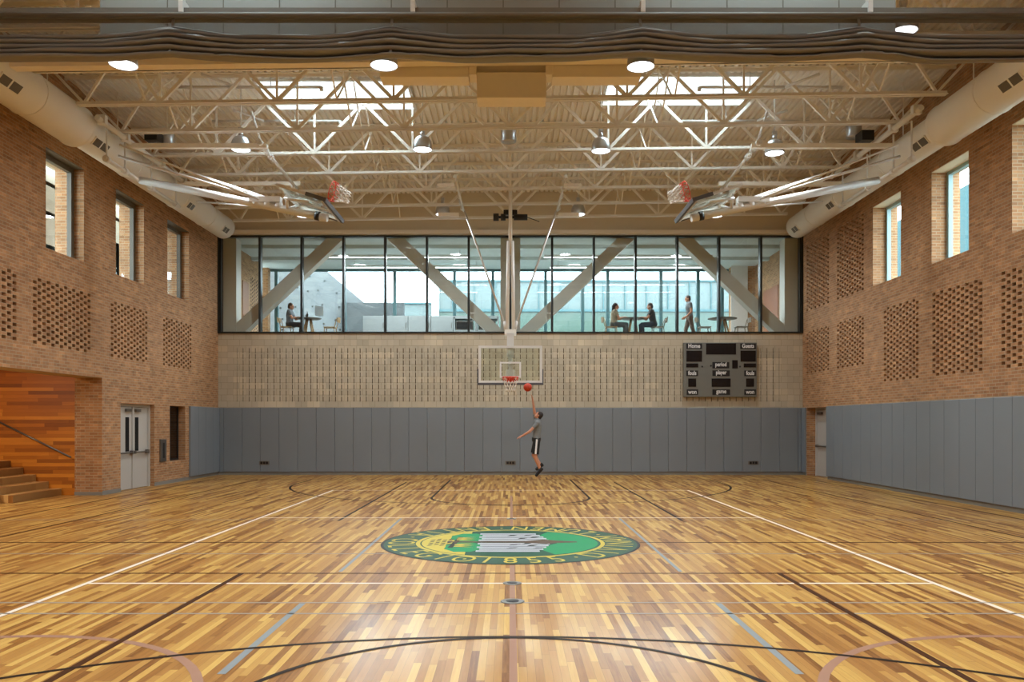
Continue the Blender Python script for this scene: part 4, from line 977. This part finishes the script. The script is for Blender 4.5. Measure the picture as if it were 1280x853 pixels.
# ------------------------------------------------------------------ people
def remeshed(mb, name, mat, parent, voxel, smooth=4):
    bm = mb.bm; bmesh.ops.recalc_face_normals(bm, faces=list(bm.faces))
    me = bpy.data.meshes.new('tmp'); bm.to_mesh(me); bm.free()
    o = bpy.data.objects.new('tmp', me); COL.objects.link(o)
    r = o.modifiers.new('r', 'REMESH'); r.mode = 'VOXEL'; r.voxel_size = voxel; r.use_smooth_shade = True
    s = o.modifiers.new('s', 'SMOOTH'); s.iterations = smooth; s.factor = .5
    dg = bpy.context.evaluated_depsgraph_get(); dg.update(); nm = bpy.data.meshes.new_from_object(o.evaluated_get(dg))
    bpy.data.objects.remove(o); bpy.data.meshes.remove(me)
    nm.materials.clear(); nm.materials.append(mat)
    for p in nm.polygons: p.use_smooth = True; p.material_index = 0
    nm.name = name; ob = bpy.data.objects.new(name, nm); COL.objects.link(ob); place(ob, parent); return ob
def frame3(fwd, up):
    fwd, up = Vector(fwd).normalized(), Vector(up).normalized(); r = fwd.cross(up).normalized(); up = r.cross(fwd).normalized()
    return Matrix(((r.x, fwd.x, up.x), (r.y, fwd.y, up.y), (r.z, fwd.z, up.z)))          # local x right, y forward, z up
def hand(m, wrist, d, palm_n, curl=.35, side=1):
    """palm plus four unequal bent fingers and a thumb; d: direction of the hand, palm_n: palm normal"""
    w, d, n = Vector(wrist), Vector(d).normalized(), Vector(palm_n).normalized(); s = d.cross(n).normalized() * side; n = s.cross(d).normalized() * side
    Rm = Matrix((s, d, n)).transposed()
    m.cap(w - d * .02, .026, w + d * .03, .027); m.ball(w + d * .05, (.04, .05, .018), Rm)
    for i, (off, ln) in enumerate(((-.03, .07), (-.01, .08), (.01, .075), (.029, .06))):
        b = w + d * (.085 - .004 * abs(i - 1)) + s * off; d1 = (d + n * curl * .6 + s * off * 2).normalized(); k = b + d1 * ln * .55; d2 = (d + n * curl * 1.6 + s * off * 2).normalized()
        m.cap(b, .0095, k, .0088); m.cap(k, .0088, k + d2 * ln * .5, .0075)
    b = w + d * .035 - s * .032; d1 = (d * .7 - s * .75 + n * .25).normalized(); k = b + d1 * .035; m.cap(b, .013, k, .011); m.cap(k, .011, k + (d * .9 - s * .3 + n * .3).normalized() * .032, .0085)
def person(label, J, cl, voxel=.008, loc=(0, 0, 0), long_hair=False, sleeve=.55, legs='short', shoe=None):
    t = thing('person', label, 'person', loc)
    V = {k: Vector(v) for k, v in J.items() if k not in ('fwd', 'head_fwd', 'up', 'palmL', 'palmR')}
    up = (V['neck'] - V['pelvis']).normalized(); Rt = frame3(J['fwd'], up); Rh = frame3(J['head_fwd'], J.get('up', (0, 0, 1)))
    ch = V['pelvis'].lerp(V['neck'], .66); be = V['pelvis'].lerp(V['neck'], .33)
    def torso(m, g=0.0, lo=0.0):
        m.ball(V['pelvis'] + up * (.02 + lo), (.165 + g, .115 + g, .14 + g), Rt); m.ball(ch, (.168 + g, .118 + g, .2 + g), Rt)
        for f_, w_, d_ in ((.1, .156, .108), (.2, .148, .104), (.3, .146, .103), (.4, .15, .106), (.5, .158, .112)): m.ball(V['pelvis'].lerp(V['neck'], f_), (w_ + g, d_ + g, .12 + g), Rt)
        m.cap(V['shL'], .058 + g, V['shR'], .058 + g); m.cap(ch, .1 + g * .5, V['neck'], .062 + g * .6)
    m = MB(); torso(m); m.cap(V['neck'], .055, V['head'] - Rh @ Vector((0, .02, .06)), .05)
    H = V['head']
    m.ball(H + Rh @ Vector((0, -.008, .02)), (.074, .095, .098), Rh); m.ball(H + Rh @ Vector((0, .03, -.05)), (.056, .06, .06), Rh); m.ball(H + Rh @ Vector((0, .066, -.088)), (.024, .022, .02), Rh)
    m.cap(H + Rh @ Vector((0, .088, .012)), .009, H + Rh @ Vector((0, .108, -.026)), .014); m.ball(H + Rh @ Vector((0, .082, -.055)), (.026, .014, .009), Rh)
    m.ball(H + Rh @ Vector((0, .082, .036)), (.05, .014, .008), Rh)
    for s in (-1, 1): m.ball(H + Rh @ Vector((s * .076, -.005, -.005)), (.01, .02, .032), Rh)
    for s in 'LR':
        m.cap(V['sh' + s], .05, V['el' + s], .038); m.cap(V['el' + s], .039, V['wr' + s], .027)
        hand(m, V['wr' + s], V['ha' + s] - V['wr' + s], J['palm' + s], side=1 if s == 'R' else -1)
        m.cap(V['hi' + s], .082, V['kn' + s], .056); m.cap(V['kn' + s], .057, V['kn' + s].lerp(V['an' + s], .35), .058); m.cap(V['kn' + s].lerp(V['an' + s], .35), .058, V['an' + s], .036)
        m.cap(V['an' + s] + (V['an' + s] - V['to' + s]).normalized() * .03, .036, V['to' + s], .028)
    remeshed(m, 'body', M['skin'], t, voxel, 3)
    e = MB()
    for s in (-1, 1): e.ball(H + Rh @ Vector((s * .03, .084, .018)), (.009, .007, .006), Rh)
    e.build('eyes', M['black'], t)
    m = MB(); torso(m, .013)
    for s in 'LR':
        q = V['sh' + s].lerp(V['el' + s], min(1, sleeve)); m.cap(V['sh' + s], .066, q, .056 if sleeve < 1 else .05, flat=sleeve < 1)
        if sleeve > 1: m.cap(V['el' + s], .05, V['el' + s].lerp(V['wr' + s], sleeve - 1), .038, flat=True)
    remeshed(m, 'shirt', cl['shirt'], t, voxel, 3)
    m = MB(); m.ball(V['pelvis'] + up * .0, (.178, .132, .15), Rt)
    for s in 'LR':
        if legs == 'short':
            q = V['hi' + s].lerp(V['kn' + s], .86); m.cap(V['hi' + s], .1, q, .098, flat=True)
        else:
            m.cap(V['hi' + s], .096, V['kn' + s], .072); m.cap(V['kn' + s], .072, V['an' + s].lerp(V['kn' + s], .06), .058, flat=True)
    o = remeshed(m, 'shorts' if legs == 'short' else 'trousers', cl['legs'], t, voxel, 3)
    if 'stripe' in cl:
        sd = Rt @ Vector((-1, 0, 0)); q = V['hiL'].lerp(V['knL'], .84); a = V['hiL'] + Vector((0, 0, .05)); st = MB()
        st.bar(a + sd * .094, q + sd * .098, .05, .012, up=sd); st.build('side_stripe', cl['stripe'], o)
    for s in 'LR':
        a, b = V['an' + s], V['to' + s]; d = (b - a).normalized(); m = MB(); sole = V['so' + s].normalized()
        m.cap(a - d * .03, .049, b, .041); m.cap(a + sole * .04 - d * .045, .038, b + sole * .012, .036); m.cap(a, .049, a - sole * .035, .047, flat=True)
        sh = remeshed(m, 'shoe', cl['shoe'], t, voxel, 2)
    m = MB(); m.ball(H + Rh @ Vector((0, -.02, .035)), (.085, .098, .098), Rh)
    if long_hair: m.cap(H + Rh @ Vector((0, -.07, 0)), .07, H + Rh @ Vector((0, -.085, -.2)), .05)
    else: m.ball(H + Rh @ Vector((0, -.06, -.02)), (.075, .055, .07), Rh)
    hr = remeshed(m, 'hair', cl['hair'], t, voxel, 2)
    # the face stays free of hair
    bm = bmesh.new(); bm.from_mesh(hr.data); off = t.location
    cut = [v for v in bm.verts if (lambda l: l.y > .045 and l.z < .062)(Rh.inverted() @ (v.co + off - H))]
    bmesh.ops.delete(bm, geom=cut, context='VERTS'); bm.to_mesh(hr.data); bm.free()
    return t
Y = 23.0; Pp = lambda x, z, dy=0: (x, Y + dy, z)
J = dict(fwd=(-1, 0, 0), head_fwd=(-1, .1, .75), up=(.6, 0, 1),
    pelvis=Pp(.735, 1.26), neck=Pp(.78, 1.80), head=Pp(.80, 1.925),
    shL=Pp(.765, 1.70, -.18), elL=Pp(.545, 1.475, -.24), wrL=Pp(.325, 1.345, -.22), haL=Pp(.2, 1.30, -.21), palmL=(0, .4, -1),
    shR=Pp(.735, 1.79, .15), elR=Pp(.675, 2.10, .12), wrR=Pp(.635, 2.36, .08), haR=Pp(.615, 2.54, .06), palmR=(-1, -.2, .2),
    hiL=Pp(.745, 1.2, -.095), knL=Pp(.70, .77, -.12), anL=Pp(.84, .40, -.1), toL=Pp(.73, .24, -.12), soL=(.55, 0, -.6),
    hiR=Pp(.745, 1.2, .095), knR=Pp(.66, .80, .1), anR=Pp(.86, .51, .12), toR=Pp(.745, .40, .1), soR=(.5, 0, -.75))
person('jumping player in a grey shirt and black shorts, one arm reaching up to the ball', J,
    dict(shirt=plain('grey_tee', (120, 124, 124), .85), legs=plain('black_shorts', (24, 26, 28), .7), shoe=plain('black_shoe', (20, 20, 22), .5), hair=M['hair'], stripe=M['white_print']), voxel=.0065, loc=(.75, Y, .2))
def seated(x, y, s, label, cl, lean=.06, long_hair=False, zseat=.465, sleeve=.6):
    """s = +1 faces right, -1 faces left"""
    z = ZL + zseat; P = lambda dx, dy, dz: (x + s * dx, y - s * dy, z + dz)      # dy > 0 is the person's right
    J = dict(fwd=(s, 0, 0), head_fwd=(s, 0, -.1), pelvis=P(0, 0, .1), neck=P(lean, 0, .58), head=P(lean + .03, 0, .71),
        shL=P(lean, -.17, .52), elL=P(lean + .14, -.2, .29), wrL=P(lean + .37, -.14, .31), haL=P(lean + .5, -.12, .31), palmL=(0, 0, -1),
        shR=P(lean, .17, .52), elR=P(lean + .12, .2, .28), wrR=P(lean + .34, .13, .32), haR=P(lean + .47, .1, .32), palmR=(0, 0, -1),
        hiL=P(.02, -.095, .08), knL=P(.42, -.11, .07), anL=P(.38, -.11, -.385), toL=P(.53, -.12, -.435), soL=(0, 0, -1),
        hiR=P(.02, .095, .08), knR=P(.43, .11, .07), anR=P(.42, .11, -.385), toR=P(.57, .12, -.435), soR=(0, 0, -1))
    return person(label, J, cl, voxel=.011, loc=(x, y, ZL), long_hair=long_hair, legs='long', sleeve=sleeve)
seated(lx(767), YL, 1, 'seated person with long dark hair and a tan top, facing right across the lounge table', dict(shirt=plain('tan_top', (150, 136, 112), .85), legs=plain('grey_trousers', (84, 88, 88), .85), shoe=M['black'], hair=M['hair']), .05, True)
seated(lx(817), YL, -1, 'seated person in dark grey, facing left across the lounge table', dict(shirt=plain('dark_grey_top', (72, 76, 76), .85), legs=plain('navy_trousers', (52, 62, 76), .85), shoe=M['black'], hair=M['hair']), .1)
seated(lx(362), YL, 1, 'seated person in a grey top at the far left of the lounge, facing right', dict(shirt=plain('mid_grey_top', (104, 108, 112), .85), legs=plain('charcoal_trousers', (54, 54, 58), .85), shoe=M['black'], hair=plain('brown_hair', (70, 46, 34), .6)), .02)
xs, ysn = lx(862, 29.2), 29.2; Ps = lambda dx, dy, dz: (xs - dx, ysn + dy, ZL + dz)
J = dict(fwd=(-1, 0, 0), head_fwd=(-1, 0, -.12), pelvis=Ps(0, 0, .92), neck=Ps(.03, 0, 1.44), head=Ps(.07, 0, 1.58),
    shL=Ps(.02, -.18, 1.38), elL=Ps(-.02, -.22, 1.1), wrL=Ps(.16, -.2, .92), haL=Ps(.27, -.18, .87), palmL=(0, 1, 0),
    shR=Ps(.02, .18, 1.38), elR=Ps(-.04, .21, 1.1), wrR=Ps(.12, .2, .93), haR=Ps(.23, .18, .88), palmR=(0, -1, 0),
    hiL=Ps(0, -.095, .88), knL=Ps(-.08, -.1, .49), anL=Ps(-.24, -.1, .1), toL=Ps(-.1, -.11, .035), soL=(0, 0, -1),
    hiR=Ps(0, .095, .88), knR=Ps(.12, .1, .48), anR=Ps(.1, .1, .09), toR=Ps(.25, .11, .035), soR=(0, 0, -1))
person('standing person in a grey shirt and brown trousers walking left in the lounge', J, dict(shirt=plain('slate_shirt', (98, 104, 108), .85), legs=plain('brown_trousers', (98, 84, 74), .85), shoe=M['black'], hair=M['hair']), voxel=.011, loc=(xs, ysn, ZL), legs='long')
